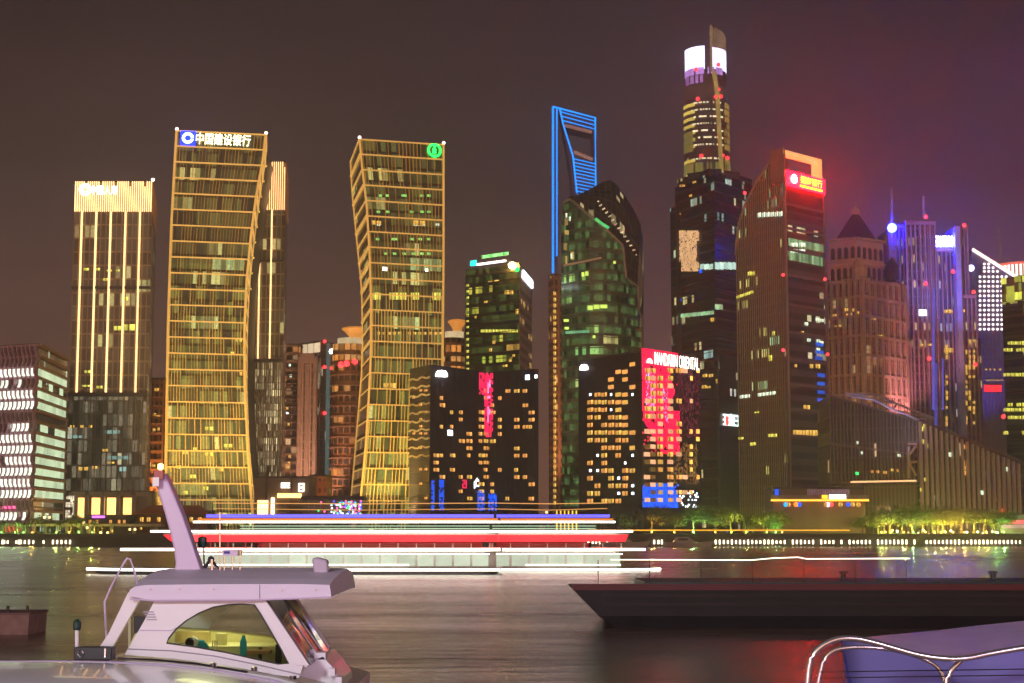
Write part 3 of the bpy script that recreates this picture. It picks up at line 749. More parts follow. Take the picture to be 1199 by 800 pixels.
ledpanel(t, H[1], 566, 437, 571, 512, 3, 34, pinkred, lambda u, v: .95, 2)
ledpanel(t, H[2], 571, 437, 579, 512, 4, 34, pinkred, lambda u, v: .92 if u < .75 else .55, 3)
ledpanel(t, H[2], 572, 445, 576, 495, 2, 16, lilac, lambda u, v: .5, 4)
ledpanel(t, H[1], 504, 563, 508, 598, 2, 16, bluel, lambda u, v: .9, 5)
ledpanel(t, H[1], 513, 562, 519, 598, 4, 16, bluel, lambda u, v: .8, 6)
ledpanel(t, H[1], 558, 575, 567, 598, 5, 12, bluel, lambda u, v: .75, 7)
ledpanel(t, H[2], 573, 578, 583, 598, 6, 10, bluel, lambda u, v: .85, 8)
ledpanel(t, H[1], 540, 562, 546, 572, 3, 5, pinkred, lambda u, v: .8, 9)
ledpanel(t, H[1], 554, 560, 560, 572, 4, 6, coolw, lambda u, v: .6, 10)
def moonlamp(parent, F_, x, y, rx, ry):
    a = F_.px(x, y); p = F_.pos(a[0], a[1], .9); s = F_.w and 0; mb = MB()
    mb.lathe((p.x, p.y, p.z), [(rx, -.1), (rx * .98, ry * .4), (rx * .7, ry * .85), (.01, ry)], 16); mb.face([(p.x + rx * math.cos(k * math.pi / 8), p.y + rx * math.sin(k * math.pi / 8), p.z - .1) for k in range(16)])
    mb.build('dome_lamp', glow('dome_lamp_white', (1, .95, .85), 6, .05), parent)
moonlamp(t, H[1], 515, 441, 1.7, 1.7)

# SWFC style tower: blue outlined with a trapezoid opening
Y = 1050
t = thing('skyscraper', 'tall slim skyscraper outlined in blue light with trapezoid opening at its top', 'skyscraper', (XA(665, 400, Y), Y + 20, GROUND))
dkb = curtain('dark_blue_glass', (.07, .055, .06), 3, 4, .01, ((.4, .7, 1),), .5, frame=(.2, .2), framecol=(.11, .085, .09))
lb = [P(647, 125, Y), P(647, 325, Y), P(644, 622, Y)]; lb[2].z = GROUND
outer = [P(647, 125, Y), P(697, 138, Y), P(697.5, 200, Y), P(697.5, 300, Y), P(647, 330, Y)]
hole = [P(659, 145, Y), P(694, 153, Y), P(695, 190, Y), P(671, 182, Y)]
# left shaft wall, top beam, right blade, lower deck plates
mb = MB()
off = (0, 26, 0)
mb.prism([P(647, 125, Y), P(653, 126.5, Y), P(653, 330, Y), P(647, 330, Y)][::-1], off)
mb.prism([P(655.5, 127, Y), P(697, 138, Y), P(694, 153, Y), P(659, 145, Y)][::-1], off)
mb.prism([P(694, 153, Y), P(697, 138, Y), P(698, 196, Y), P(695.2, 190, Y)][::-1], off)
mb.prism([P(671, 182, Y), P(695.2, 190, Y), P(698, 196, Y), P(698, 300, Y), P(680, 300, Y), P(674, 205, Y)][::-1], off)
mb.prism([P(655.5, 127, Y), P(659, 145, Y), P(671, 182, Y), P(674, 205, Y), P(680, 300, Y), P(676, 300, Y), P(668, 200, Y)][::-1], off)
mb.build('wall', dkb, t)
mb = MB(); q0 = P(647.5, 330, Y); mb.box(P(646, 560, Y).x, P(680, 560, Y).x, Y + 1, Y + 30, GROUND, q0.z); mb.build('shaft', dkb, t)
blu = glow('blue_outline', (.006, .26, 1), 2.6, .2, .02)
def line(parent, pts, r, mat, name='light_line'):
    mb = MB(); mb.tube(pts, r, 4); return mb.build(name, mat, parent)
line(t, [P(647.5, 125, Y - 1), P(647.5, 320, Y - 1)], .75, blu); line(t, [P(652, 126.5, Y - 1), P(652, 300, Y - 1)], .5, blu)
line(t, [P(647.5, 125, Y - 1), P(697, 138, Y - 1), P(697.5, 222, Y - 1)], .65, blu)
line(t, [P(655.5, 128, Y - 1), P(659.5, 146, Y - 1), P(671, 183, Y - 1), P(675.5, 226, Y - 1)], .55, blu)
mb = MB()
for k in range(3): mb.tube([P(656.5 + k, 131 + 5 * k, Y - 1), P(696.5, 142 + 4.6 * k, Y - 1)], .38, 4)
for k in range(11):
    y = 186 + k * 4.2; xl = 671.5 + (y - 186) * .11; mb.tube([P(xl, y, Y - 1), P(697.3, y + 6 - k * .2, Y - 1)], .38, 4)
mb.build('light_louvre', blu, t)
for q_ in ((661, 147, 693, 155), (672, 178, 694, 187)):
    mb = MB(); mb.tube([P(q_[0], q_[1], Y - .5), P(q_[2], q_[3], Y - .5)], 1.1, 4); mb.build('opening_trim', glow('opening_warm', (.8, .35, .2), .35, .5, .1, base=(.3, .2, .15)), t)

# apartment in front of it with the column of yellow windows
t, (f, f2), z = box_building('apartment_tower', 'slender orange apartment tower with one column of bright windows left of the curved glass tower', 'tower', (642, 640), (647.5, 632), (666, 636), 322,
    curtain('slender_apartment', (.06, .035, .025), 2.4, 3.5, .04, ((1, .5, .15),), .8, frame=(.35, .4), framecol=(.42, .22, .13), rough=.7))
windows(t, [pxwin(f2, 647.8, y, 650.6, y + 4, warm2, .3) for y in range(342, 592, 7)])
each_v(f2, 'pilaster', plain('orange_render', (.42, .23, .14), .8), t, [(.3, .5, .9), (.75, .5, .8)])

# 10 curved green glass tower with the shell roof
Y = 540
t = thing('glass_tower', 'dark green curved glass tower under a swooping shell roof', 'tower', (XA(705, 400, Y), Y + 20, GROUND))
gg = curtain('green_curved_glass', (.035, .05, .03), 1.5, 3.6, .025, ((.6, 1, .2), (.35, .9, .3), (1, .9, .3)), .5, frame=(.06, .26), framecol=(.10, .12, .065), rough=.15, rowbias=.5, dim=.22, dimcol=(.35, .7, .2))
top = [(657, 252), (659.5, 238), (667, 234), (676, 241), (690, 253), (708, 268), (722, 281), (729, 288), (733, 325), (746, 335), (748, 366), (751, 372)]
n = len(top); ring_x = []
front = []
for i, (x, y) in enumerate(top):
    u = (x - 657) / 94.0; Yd = Y + 14 * (abs(u - .45) * 1.9) ** 2
    front.append(P(x, y, Yd))
mb = MB(); uu = 0
for a, b in zip(front, front[1:]):
    l = (Vector((b.x, b.y, 0)) - Vector((a.x, a.y, 0))).length
    steps = 1
    mb.face([(a.x, a.y, GROUND), (b.x, b.y, GROUND), b, a], [(uu, GROUND), (uu + l, GROUND), (uu + l, b.z), (uu, a.z)]); uu += l
mb.build('glazing', gg, t)
mb = MB(); zz = GROUND
k = 0
while zz < front[2].z - 3:
    zz += 3.6
    for a, b in zip(front, front[1:]):
        if min(a.z, b.z) > zz: mb.hexa([(a.x, a.y - .25, zz), (b.x, b.y - .25, zz), (b.x, b.y - .25, zz + .35), (a.x, a.y - .25, zz + .35), (a.x, a.y, zz), (b.x, b.y, zz), (b.x, b.y, zz + .35), (a.x, a.y, zz + .35)])
mb.build('floor_edge', plain('green_metal', (.10, .12, .07), .35), t)
# shell roof: outline behind the front wall
shell = [(664, 240), (672, 233), (690, 222), (705, 213.5), (714.5, 211), (722, 216), (733, 231), (743, 247), (750, 262), (753, 280), (753.5, 330), (753.5, 420), (753, 620)]
lo = [P(x, y, Y + 16) for x, y in shell]
inn = [front[2], front[3], front[4], front[5], front[5].lerp(front[6], .5), front[6], front[7], front[8] , front[9], front[10], front[11], Vector((front[11].x, front[11].y, lo[11].z)), Vector((front[11].x, front[11].y, GROUND))]
lo[-1].z = GROUND
mb = MB()
for i in range(len(lo) - 1):
    m0 = (inn[i].lerp(lo[i], .55)) + Vector((0, -3, 1.5)); m1 = (inn[i + 1].lerp(lo[i + 1], .55)) + Vector((0, -3, 1.5))
    L0 = sum(((lo[j + 1] - lo[j]).length for j in range(i)), 0); L1 = L0 + (lo[i + 1] - lo[i]).length
    if i >= 10: m0 = inn[i].lerp(lo[i], .5); m1 = inn[i + 1].lerp(lo[i + 1], .5)
    mb.face([inn[i], inn[i + 1], m1, m0], [(L0, 0), (L1, 0), (L1, 8), (L0, 8)]); mb.face([m0, m1, lo[i + 1], lo[i]], [(L0, 8), (L1, 8), (L1, 18), (L0, 18)])
    bk0, bk1 = lo[i] + Vector((0, 26, 0)), lo[i + 1] + Vector((0, 26, 0)); mb.face([lo[i], lo[i + 1], bk1, bk0], [(L0, 18), (L1, 18), (L1, 44), (L0, 44)])
mb.build('shell_roof', curtain('shell_metal', (.060, .055, .045), 2.2, 2.4, .03, ((1, .8, .4),), .5, frame=(.12, .12), framecol=(.12, .10, .08), rough=.22), t)
line(t, [p + Vector((0, -.4, .2)) for p in front[1:8]], .45, plain('roof_edge_metal', (.35, .30, .25), .4), 'roof_edge')
line(t, [p + Vector((0, -.4, 0)) for p in front[7:]] + [Vector((front[-1].x, front[-1].y - .4, GROUND))], .5, bpy.data.materials['roof_edge_metal'], 'roof_edge')
ff = Face([(front[0].x, Y, GROUND), (front[0].x, Y, front[2].z)], [(front[-1].x, Y, GROUND), (front[-1].x, Y, front[2].z)])
glit = glow('lime_room', (.75, 1, .15), 1.3, .4)
its = [pxwin(ff, *r, glit, .3) for r in ((681, 319, 684, 324), (685, 318, 689, 323), (688, 358, 694, 363), (695, 357, 702, 362), (703, 357, 711, 361), (660, 374, 666, 377), (661, 383, 666, 386), (694, 393, 697, 396), (718, 306, 721, 309))]
its += [pxwin(ff, x, 388 - (x - 662) * .05, x + 4, 391 - (x - 662) * .05, glow('jade_room', (.25, .8, .4), .7, .5), .3) for x in range(662, 690, 4)]
its += [pxwin(ff, *r, glow('dim_amber_room', (.9, .6, .15), .5, .6), .3) for r in ((661, 270, 666, 275), (660, 285, 664, 293), (668, 295, 672, 304), (662, 300, 664, 309), (661, 256, 665, 264))]
its += [pxwin(ff, *r, pale, .3) for r in ((666, 254, 668, 259), (668, 297, 670, 303), (662, 250, 664, 255))]
windows(t, its)
line(t, [P(697, 256, Y - 3), P(706, 263, Y - 3), P(713, 267, Y - 3)], .5, glow('green_neon', (.1, .8, .2), 1.2, .4), 'neon_line')
line(t, [P(660, 311, Y - 1), P(680, 307, Y - 4), P(704, 302, Y - 3)], .35, glow('tan_line', (.9, .4, .2), .35, .2), 'belt_light')
for i in range(26):
    mb = MB(); a = i / 26; x = 700 + 46 * a; y = 238 + 52 * a + 10 * a * a + (i % 2) * 3; p = P(x, y, Y - 1 + 9 * a); ball(mb, (p.x, p.y - 3, p.z), .3, 6); mb.build('roof_light', glow('roof_spark', (1, .75, .4), .9, .8, 3), t)

# 11 right hotel block with lettering
HY = 432
t, (fa, fb), z = box_building('hotel', 'dark hotel corner block with red light panel and white lettering along its roof edge', 'hotel', (678, HY + 26), (751, HY), (818, HY + 22), 412, hotel)
mb = MB()
for i in range(67): fb.vbar(mb, i / 66, .12, .4)
for i in range(61): fa.vbar(mb, i / 60, .10, .25)
mb.build('facade_fin', bpy.data.materials['hotel_fin'], t)
its = []; rr = random.Random(5)
rows_px = [y for y in range(0)]
for j in range(19):
    y = 421 + j * 8.9
    for i, x in enumerate((689, 697.5, 705.5, 713.5, 722, 730, 738.5)):
        if x < 694 + (0 if y > 440 else 12): 
            if y < 448: continue
        pr = .35 if y < 455 else .8 if y < 510 else .6
        if 730 <= x and 462 < y < 485: pr = .1
        if rr.random() < pr: its.append(pxwin(fa, x, y + 3, x + 5.8, y + 8.3, rr.choice((warm, warm, warm2)), .4))
        elif rr.random() < .3 and y > 450: its.append(pxwin(fa, x + 2, y + 4, x + 4, y + 7, coolw, .3))
    for i, x in enumerate((753, 759.5, 768, 780, 790, 797, 806, 814)):
        if y < 428: continue
        pr = .85 if x < 785 and y > 430 else .30
        if rr.random() < pr: its.append(pxwin(fb, x, y + 2, x + (5.5 if x < 800 else 2.5), y + 6.6, rr.choice((warm, warm2, glow('peach_room', (1, .5, .25), 1.1, .4))), .75))
windows(t, its)
red2 = glow('led_red', (1, .005, .06), 1.7, .35, .4)
def pr1(u, v):
    lim = .80 + .06 * math.sin(v * 23) + (.25 if v < .42 else 0) + (.2 if v > .94 else 0)
    lo = .5 - 1.6 * v if v < .30 else 0
    if u > lim or u < lo: return .04
    return .55 + .42 * (math.sin(u * 23 + v * 7) * math.sin(v * 31 + u * 5) > -.35)
ledpanel(t, fb, 751, 414, 793, 530, 40, 56, red2, pr1, 21)
ledpanel(t, fb, 755, 432, 765, 482, 9, 26, lilac, lambda u, v: .38, 22)
ledpanel(t, fb, 774, 440, 780, 495, 6, 26, lilac, lambda u, v: .25, 23)
ledpanel(t, fb, 751, 567, 794, 594, 40, 12, bluel, lambda u, v: .93 if u < .95 - .5 * max(0, v - .55) and not (v > .75 and u < .12) else .1, 24)
ledpanel(t, fb, 794, 575, 816, 594, 20, 10, coolw, lambda u, v: .12, 25)
ledpanel(t, fb, 792, 418, 817, 512, 22, 40, glow('led_plum', (.5, .02, .12), .22, .4), lambda u, v: .35, 26)
ledpanel(t, fb, 780, 520, 815, 566, 34, 22, glow('led_amber_dim', (.9, .4, .12), .35, .5), lambda u, v: .35 if u > v * .5 else .05, 27)
a = fb.px(763.5, 427); b = fb.px(815, 420); lettering(fb, (a[0], b[0], a[1], b[1]), 'MANDARIN ORIENTAL', glow('sign_cream', (1, .95, .75), 5, .1), t, .9, .006)
mb = MB(); a = fb.px(757.5, 424)   # fan emblem
for k in range(9):
    th = math.pi * (k + .5) / 9; r0, r1 = .25, 1.35
    mb.face([fb.pos(a[0] + r * math.cos(th + d) / fb.w * 1.1, a[1] + (r * math.sin(th + d) - .4) / fb.h, .9) for r, d in ((r0, -.1), (r1, -.13), (r1, .13), (r0, .1))])
mb.build('fan_emblem', bpy.data.materials['sign_cream'], t)
mb = MB(); mb.prism([fb.pos(0, .997, .4), fb.pos(1, .997, .4), fb.pos(1, 1.0, .4), fb.pos(0, 1.0, .4)], (0, -.1, 0)); mb.build('roof_edge', glow('violet_edge', (.35, .12, .4), .3, .2), t)
moonlamp(t, fa, 687, 433, 1.3, 1.5)

# spots added at street level to brighten the brown and orange apartment towers
for px_, y_, tx_, ty_, col_, e_ in ((343, 560, 343, 610, (1, .52, .32), 110000), (364, 545, 362, 590, (1, .52, .32), 90000), (398, 525, 406, 560, (1, .45, .22), 90000), (655, 600, 655, 636, (1, .42, .2), 150000), (632, 520, 614, 545, (1, .55, .42), 60000), (322, 480, 322, 520, (1, .7, .4), 60000), (536, 585, 534, 620, (1, .5, .25), 60000)):
    p = P(px_, 620, y_); lamp('SPOT', (p.x, y_, 6), e_, col_, 1, target=(P(tx_, 500, ty_).x, ty_, 75), spot=75)
# 12 the tallest round tower
Y = 1150
t = thing('skyscraper', 'tallest round tapering skyscraper with white screen and violet band near its broken top', 'skyscraper', (XA(829, 200, Y), Y + 16, GROUND))
c = P(829.5, 100, Y); cx0, cy0 = c.x, Y + 16
def R(px): return px / F * Y
prof = [(28, 622), (27.8, 205), (27, 160), (26, 130), (25, 95), (24.5, 55)]
mb = MB(); mb.lathe((cx0, cy0, 0), [(R(r), ZA(y, Y) if y < 620 else GROUND) for r, y in prof], 40)
mb.build('wall', curtain('round_tower_glass', (.06, .045, .045), 2.2, 3.4, .0001, ((1, .8, .3),), .5, frame=(.1, .3), framecol=(.17, .11, .09), rough=.3), t)
def band(y0, y1, r, mat, name, a0=-math.pi, a1=0.0, n=30, w=.4, prob=1.0, th=None, seed=0):
    rr = random.Random(seed); mb = MB(); z0, z1 = ZA(y1, Y), ZA(y0, Y); Rr = R(r) + w
    for k in range(n):
        if rr.random() > prob: continue
        a, b = a0 + (a1 - a0) * (k + .06) / n, a0 + (a1 - a0) * (k + .94) / n
        p = [(cx0 + math.cos(q) * Rr, cy0 + math.sin(q) * Rr) for q in (a, b)]; q_ = [(cx0 + math.cos(q) * (Rr - .3), cy0 + math.sin(q) * (Rr - .3)) for q in (a, b)]
        mb.hexa([(*p[0], z0), (*p[1], z0), (*p[1], z1), (*p[0], z1), (*q_[0], z0), (*q_[1], z0), (*q_[1], z1), (*q_[0], z1)])
    return mb.build(name, mat, t)
yl = glow('tower_yellow', (1, .70, .12), 1.0, .4, .05); wl = glow('tower_dots', (1, .85, .5), 2.0, .4, .2)
for k in range(9):
    y = 119 + 8.2 * k
    if k in (7,): continue
    band(y, y + 1.8, 27.2, wl, 'light_row', -2.35, -.9, 30, .6, .62, seed=k)
    band(y + .4, y + 4.2, 27.1, yl, 'lit_floor', -3.05, -2.2, 10, .5, 1, seed=k)
    band(y - 1, y + 5.5, 27.1, glow('tower_gold_dim', (1, .6, .1), .45, .6, .05), 'lit_floor', -.8, -.1, 12, .5, .8, seed=k + 20)
band(190, 204, 28, glow('tower_olive', (.7, .6, .12), .45, .6, .05), 'lit_floor', -3.0, -.1, 40, .4, .85)
band(203, 205.5, 28, wl, 'light_row', -2.8, -.3, 26, .7, .8)
band(152, 176, 27.6, glow('tower_olive2', (.8, .6, .1), .3, .7, .05), 'lit_floor', -3.0, -2.3, 8, .45, .9)
scr = glow('white_screen', (.72, .66, 1), 3.2, .45, .1)
band(53, 80, 24.6, scr, 'screen', -3.1, -1.72, 16, .35); band(55, 80, 24.6, scr, 'screen', -1.45, -.04, 16, .35)
band(78, 86, 25, glow('violet_cells', (.75, .35, 1), 1.3, .8, .12), 'violet_band', -3.1, -.6, 30, .35, .85); band(87, 96, 25.3, glow('violet_cells_dim', (.8, .3, .9), .9, .8, .12), 'violet_band', -3.05, -1.5, 20, .35, .7)
band(98, 114, 25.6, glow('brown_dim', (.5, .25, .15), .12, .5, .1), 'plant_floor', -3.05, -.1, 40, .3)
# unfinished spiral parapet still rising above the roof, with the hoist mast beside the notch
mg = glow('mast_glow', (.8, .55, .25), .22, .8, .3, base=(.4, .3, .2)); mb = MB()
for k in range(14):
    a0 = -1.42 + k * .1; Rr = R(24.2); top_y = 30 + 9 * (k / 14) ** 1.5 + (k % 3) * .8
    x, y = cx0 + math.cos(a0) * Rr, cy0 + math.sin(a0) * Rr
    mb.tube([(x, y, ZA(58, Y)), (x + .2, y, ZA(top_y, Y))], .42, 4)
for j in range(6):
    pts = [(cx0 + math.cos(-1.42 + k * .1) * R(24.3), cy0 + math.sin(-1.42 + k * .1) * R(24.3), ZA(54 - j * 3.6 + k * .15, Y)) for k in range(14)]
    mb.tube(pts, .35, 4)
mb.build('spiral_parapet', mg, t)
mb = MB(); xm0 = P(831, 40, Y).x; mb.box(xm0, xm0 + 1.5, Y - 1.5, Y + .3, ZA(84, Y), ZA(30, Y)); mb.box(xm0 - .6, xm0 + 2.1, Y - 1.8, Y + .6, ZA(40, Y), ZA(38, Y)); mb.build('hoist_mast', mg, t)
mb = MB(); mb.tube([P(836, 84, Y - 1), P(840, 110, Y - 1), P(842, 150, Y - 1), P(845, 200, Y - 1)], 1.6, 6); mb.build('hoist_track', glow('track_glow', (1, .65, .15), .6, .6, .1), t)
mb = MB(); mb.tube([P(833.5, 110, Y - 2), P(834.5, 205, Y - 2)], .5, 5); mb.build('dark_rail', metal_dk, t)
for x, y in ((815, 81), (841, 76), (817, 116), (844, 113), (838, 114), (821, 183), (846, 182), (853, 183), (841, 105)):
    p = P(x, y, Y); a = math.acos(max(-1, min(1, (p.x - cx0) / R(27.5)))); beacon(t, (p.x, cy0 - math.sin(a) * R(28.5) - 1, p.z), 1.5)

# 13 dark tower with patch of gold light
dk = curtain('black_tower_glass', (.022, .022, .028), 1.6, 3.8, .03, ((1, .8, .3), (.6, .9, .8)), .7, frame=(.1, .2), framecol=(.045, .04, .045), rough=.2, rowbias=.6)
t, (fa, fb), z = box_building('office_tower', 'near black tower with a patch of small gold lights and a white lit sign', 'tower', (790, 640), (836, 615), (884, 640), 205, dk)
mb = MB()
for k in range(1, 42): fb.hbar(mb, k / 42, .18, .3); fa.hbar(mb, k / 42, .18, .3)
mb.build('floor_edge', plain('soot_metal', (.04, .038, .042), .5), t)
mb = MB(); a = fa.px(796, 206)
fa.box(mb, -.02, .14, 0, .94, -1, 2.0); fa.box(mb, .1, .9, 1.0, 1.022, -14, .5); fb.box(mb, .1, .9, 1.0, 1.022, -14, .5); mb.build('corner_bay', dk, t)
rr = random.Random(3); mb = MB()
for i in range(26):
    for j in range(46):
        u, v = i / 26, j / 46
        if rr.random() < .55 and not (u < .1 and v < .2) and not (u > .85 and v < .75 and v > .2):
            a = fa.px(797 + 23 * u, 318 - 47 * v); fa.box(mb, a[0], a[0] + .016, a[1], a[1] + .004, .5, .8)
mb.build('gold_light_patch', glow('patch_gold', (1, .55, .25), .9, .6, .5), t, kind='stuff')
cw2 = glow('cool_office', (.7, 1, .8), 1.2, .5, .5)
its = [pxwin(fb, x, 308, x + 4, 315, cw2, .5) for x in range(837, 858, 5)] + [pxwin(fa, x, 309, x + 4, 316, cw2, .5) for x in (821, 826, 831)]
its += [pxwin(fa, x, 368 - (x - 790) * .1, x + 4, 373 - (x - 790) * .1, glow('green_office', (.5, .9, .45), .8, .5, .5), .5) for x in range(797, 834, 5)] + [pxwin(fb, x, 357, x + 4, 362, bpy.data.materials['green_office'], .5) for x in (837, 841)]
its += [pxwin(fa, *r, warm2, .5) for r in ((812, 212, 815, 215), (808, 228, 810, 231), (797, 216, 799, 219), (800, 216, 802, 219), (792, 250, 797, 253), (792, 270, 800, 273), (833, 372, 836, 377), (806, 370, 807, 372))]
its += [pxwin(fb, *r, warm2, .5) for r in ((838, 445, 846, 449), (848, 445, 855, 449), (839, 452, 844, 456), (850, 453, 854, 455))] + [pxwin(fa, x, 452 - (x % 2), x + 4, 455, warm2, .5) for x in (823, 828)] + [pxwin(fa, x, 438, x + 4, 442, warm2, .5) for x in (824, 831)]
its += [pxwin(fa, 796, 350, 798, 353, bluel, .5), pxwin(fa, 820, 315, 822, 320, bluel, .5), pxwin(fa, 792, 331, 794, 334, bluel, .5)]
windows(t, its)
mb = MB(); a = fb.px(841, 600); b = fb.px(865, 420); fb.box(mb, a[0], b[0], 0, b[1], .05, 1.2); mb.build('blue_grey_panel', curtain('slate_panel', (.04, .055, .075), 1.5, 3.2, .03, ((1, .8, .4), (.5, .7, 1)), .9, frame=(.05, .1), framecol=(.05, .06, .08), rough=.3), t)
a = fb.px(841.5, 498); b = fb.px(862.5, 487); glyphs(fb, (a[0] + .0, b[0], a[1], b[1]), 4, glow('sign_mint_white', (.75, 1, .9), 2.5, .2), t, 1.8, 12)
mb = MB(); a = fb.px(845, 498); b = fb.px(847.5, 488); fb.box(mb, a[0], b[0], a[1], b[1], 1.3, 2.0); mb.build('red_stroke', redl, t)

# 14 tower with arched shoulder and red sign
Y = 520
t = thing('office_tower', 'ribbed tower with a curved shoulder, open gold roof frame and red glowing sign', 'tower', (XA(915, 400, Y), Y + 18, GROUND))
C0, C1, C2 = (864, Y + 26), (917, Y), (966, Y + 16)
mx = P(917, 174, Y)
arc = [(862, 300), (863, 285), (866, 262), (872, 243), (879, 228), (888, 211), (899, 195), (909, 183), (918, 174)]
lx = XA(864, 400, C0[1])
ribs = curtain('rib_tower_glass', (.055, .045, .03), 1.5, 3.5, .035, ((1, .85, .2), (.6, 1, .5)), .9, frame=(.1, .22), framecol=(.12, .09, .055), rough=.2, rowbias=.7)
pts = []
for x, y in arc:
    s = (x - 862) / 56.0; Yd = C0[1] + (C1[1] - C0[1]) * s; pts.append(P(x, y, Yd))
mb = MB(); uu = 0
for a, b in zip(pts, pts[1:]):
    l = math.hypot(b.x - a.x, b.y - a.y)
    mb.face([(a.x, a.y, GROUND), (b.x, b.y, GROUND), b, a], [(uu, GROUND), (uu + l, GROUND), (uu + l, b.z), (uu, a.z)]); uu += l
mb.build('ribbed_wall', ribs, t)
mb = MB(); back = Vector((6, 26, 0))
for a, b in zip(pts, pts[1:]): mb.face([a, b, b + back, a + back])
mb.face([(pts[0].x, pts[0].y, GROUND), pts[0], pts[0] + back, (pts[0].x + 6, pts[0].y + 26, GROUND)])
mb.build('curved_roof', metal_dk, t)
mb = MB(); nr = 24
for i in range(nr + 1):
    s = i / nr; x = 862 + 56 * s
    for (xa, ya), (xb, yb) in zip(arc, arc[1:]):
        if xa <= x <= xb + 1e-6: ytop = ya + (yb - ya) * (x - xa) / (xb - xa); break
    p = P(x, ytop, C0[1] + (C1[1] - C0[1]) * s)
    mb.box(p.x - .16, p.x + .16, p.y - .75, p.y, GROUND, p.z)
mb.build('vertical_rib', glow('rib_bronze', (1, .5, .2), .035, .3, .2, base=(.30, .21, .13)), t)
line(t, [p + Vector((-.2, -.5, .2)) for p in pts], .5, plain('shoulder_edge', (.5, .36, .24), .5), 'shoulder_edge')
z1 = ZA(212, Y); fr = [Vector((XA(918, 300, Y), Y, GROUND)), Vector((XA(966, 300, C2[1]), C2[1], GROUND))]
fb = Face([fr[0], Vector((fr[0].x, fr[0].y, P(918, 205, Y).z))], [fr[1], Vector((fr[1].x, fr[1].y, P(918, 205, Y).z))])
grey = curtain('violet_grey_panel', (.07, .06, .075), 2.4, 4.1, .02, ((1, .9, .5),), .7, frame=(.02, .5), framecol=(.17, .13, .17), rough=.4)
mb = MB(); A, B = fb.A, fb.B; bk = Vector((6, 26, 0))
mb.loft([[A[0], B[0], B[0] + Vector((-4, 26, 0)), A[0] + Vector((0, 30, 0))], [A[1], B[1], B[1] + Vector((-4, 26, 0)), A[1] + Vector((0, 30, 0))]]); mb.build('wall', grey, t)
mb = MB()
for y in (240, 268, 293, 323, 357, 389, 421, 450, 479, 510, 560): fb.hbar(mb, fb.px(925, y)[1], .8, .5)
fb.vbar(mb, .02, 1.2, .7); fb.vbar(mb, .98, .8, .6); mb.build('belt_course', plain('mauve_stone', (.28, .2, .26), .6), t)
mb = MB(); fb.box(mb, .0, 1, fb.px(925, 247)[1], .999, .03, .2); mb.build('sign_wall', plain('maroon_panel', (.10, .03, .04), .4), t)
# open frame
fg = glow('frame_gold', (1, .50, .16), 1.1, .25, .2, base=(.6, .4, .2))
ft = P(918, 175, Y).z; v_t = (ft - GROUND) / fb.h
mb = MB(); fb.box(mb, -.04, .06, .98, v_t, -4, .4); mb.build('frame_post', plain('frame_stone', (.25, .17, .15), .5), t)
mb = MB(); fb.box(mb, .0, .95, v_t - 1.5 / fb.h, v_t, -2.5, .4); mb.build('frame_beam', fg, t)
mb = MB(); fb.box(mb, .86, .95, .99, v_t - 1.5 / fb.h, -2.5, .35); mb.build('frame_post', fg, t)
a = fb.px(921, 214); b = fb.px(932.5, 203); redg = glow('sign_red', (1, .0006, .0022), 105, .1)
a0 = fb.px(920, 220); b0 = fb.px(963, 202)
mb = MB(); fb.box(mb, .05, .99, fb.px(925, 219)[1], fb.px(925, 201)[1], .3, .7); sb_ = mb.build('sign_board', redg, t)
cu, cv = fb.px(927.5, 210); ring_logo(fb, cu, cv, 1.45, glow('sign_white', (1, .9, .85), 30, .05), t, .95, inner=.1)
mb_u0 = fb.px(934.5, 216)[0]; mb_u1 = fb.px(960, 216)[0]; v0 = fb.px(945, 217.5)[1]; v1 = fb.px(945, 208.5)[1]
lettering(fb, (mb_u0, mb_u1, v0, v1), '招商银行', glow('sign_yellow', (1, .45, .02), 8, .1), sb_, 1.0, .01)
mb = MB(); fb.box(mb, mb_u0, mb_u1, v0 - .010, v0 - .005, .7, 1.0); mb.build('underline', bpy.data.materials['sign_yellow'], t)
mb = MB(); fb.box(mb, .1, .95, fb.px(925, 305)[1], fb.px(925, 279)[1], .03, .25); mb.build('lit_bay', curtain('lit_bay_glass', (.1, .12, .08), 1.0, 8.6, .9, ((.5, .9, .4),), .38, rowbias=3, dim=.3, dimcol=(.6, 1, .5)), t)
its = [pxwin(fb, x, y, x + 3.6, y + 3.4, pale, .4) for x in (925, 929, 935, 938) for y in (285, 292.5)]
its += [pxwin(fb, x, y, x + 3, y + 3, pale, .4) for x, y in ((955, 373), (960, 374), (956, 398), (960, 400), (956, 408), (945, 397), (942, 510 - 132))]
its += [pxwin(fb, 929 + i * 4, 504, 932.6 + i * 4, 510, warm2, .4) for i in range(7)] + [pxwin(fb, 941, 475, 947, 481, warm2, .4), pxwin(fb, 948, 427, 951, 431, warm2, .4), pxwin(fb, 955, 427, 959, 431, warm2, .4), pxwin(fb, 930, 427, 932, 430, warm2, .4), pxwin(fb, 938, 388, 940, 391, warm2, .4), pxwin(fb, 963, 515, 968, 521, pale, .4)]
its += [pxwin(fb, x, y, x + 8, y + 3, glow('blue_room', (.02, .15, 1), .7, .5), .4) for x, y in ((955, 402), (954, 418), (957, 438), (957, 448), (957, 458), (957, 467), (955, 411))]
fl = Face([Vector((pts[0].x, pts[0].y - .3, GROUND)), Vector((pts[0].x, pts[0].y - .3, 110))], [Vector((pts[-1].x, pts[-1].y - .3, GROUND)), Vector((pts[-1].x, pts[-1].y - .3, 110))])
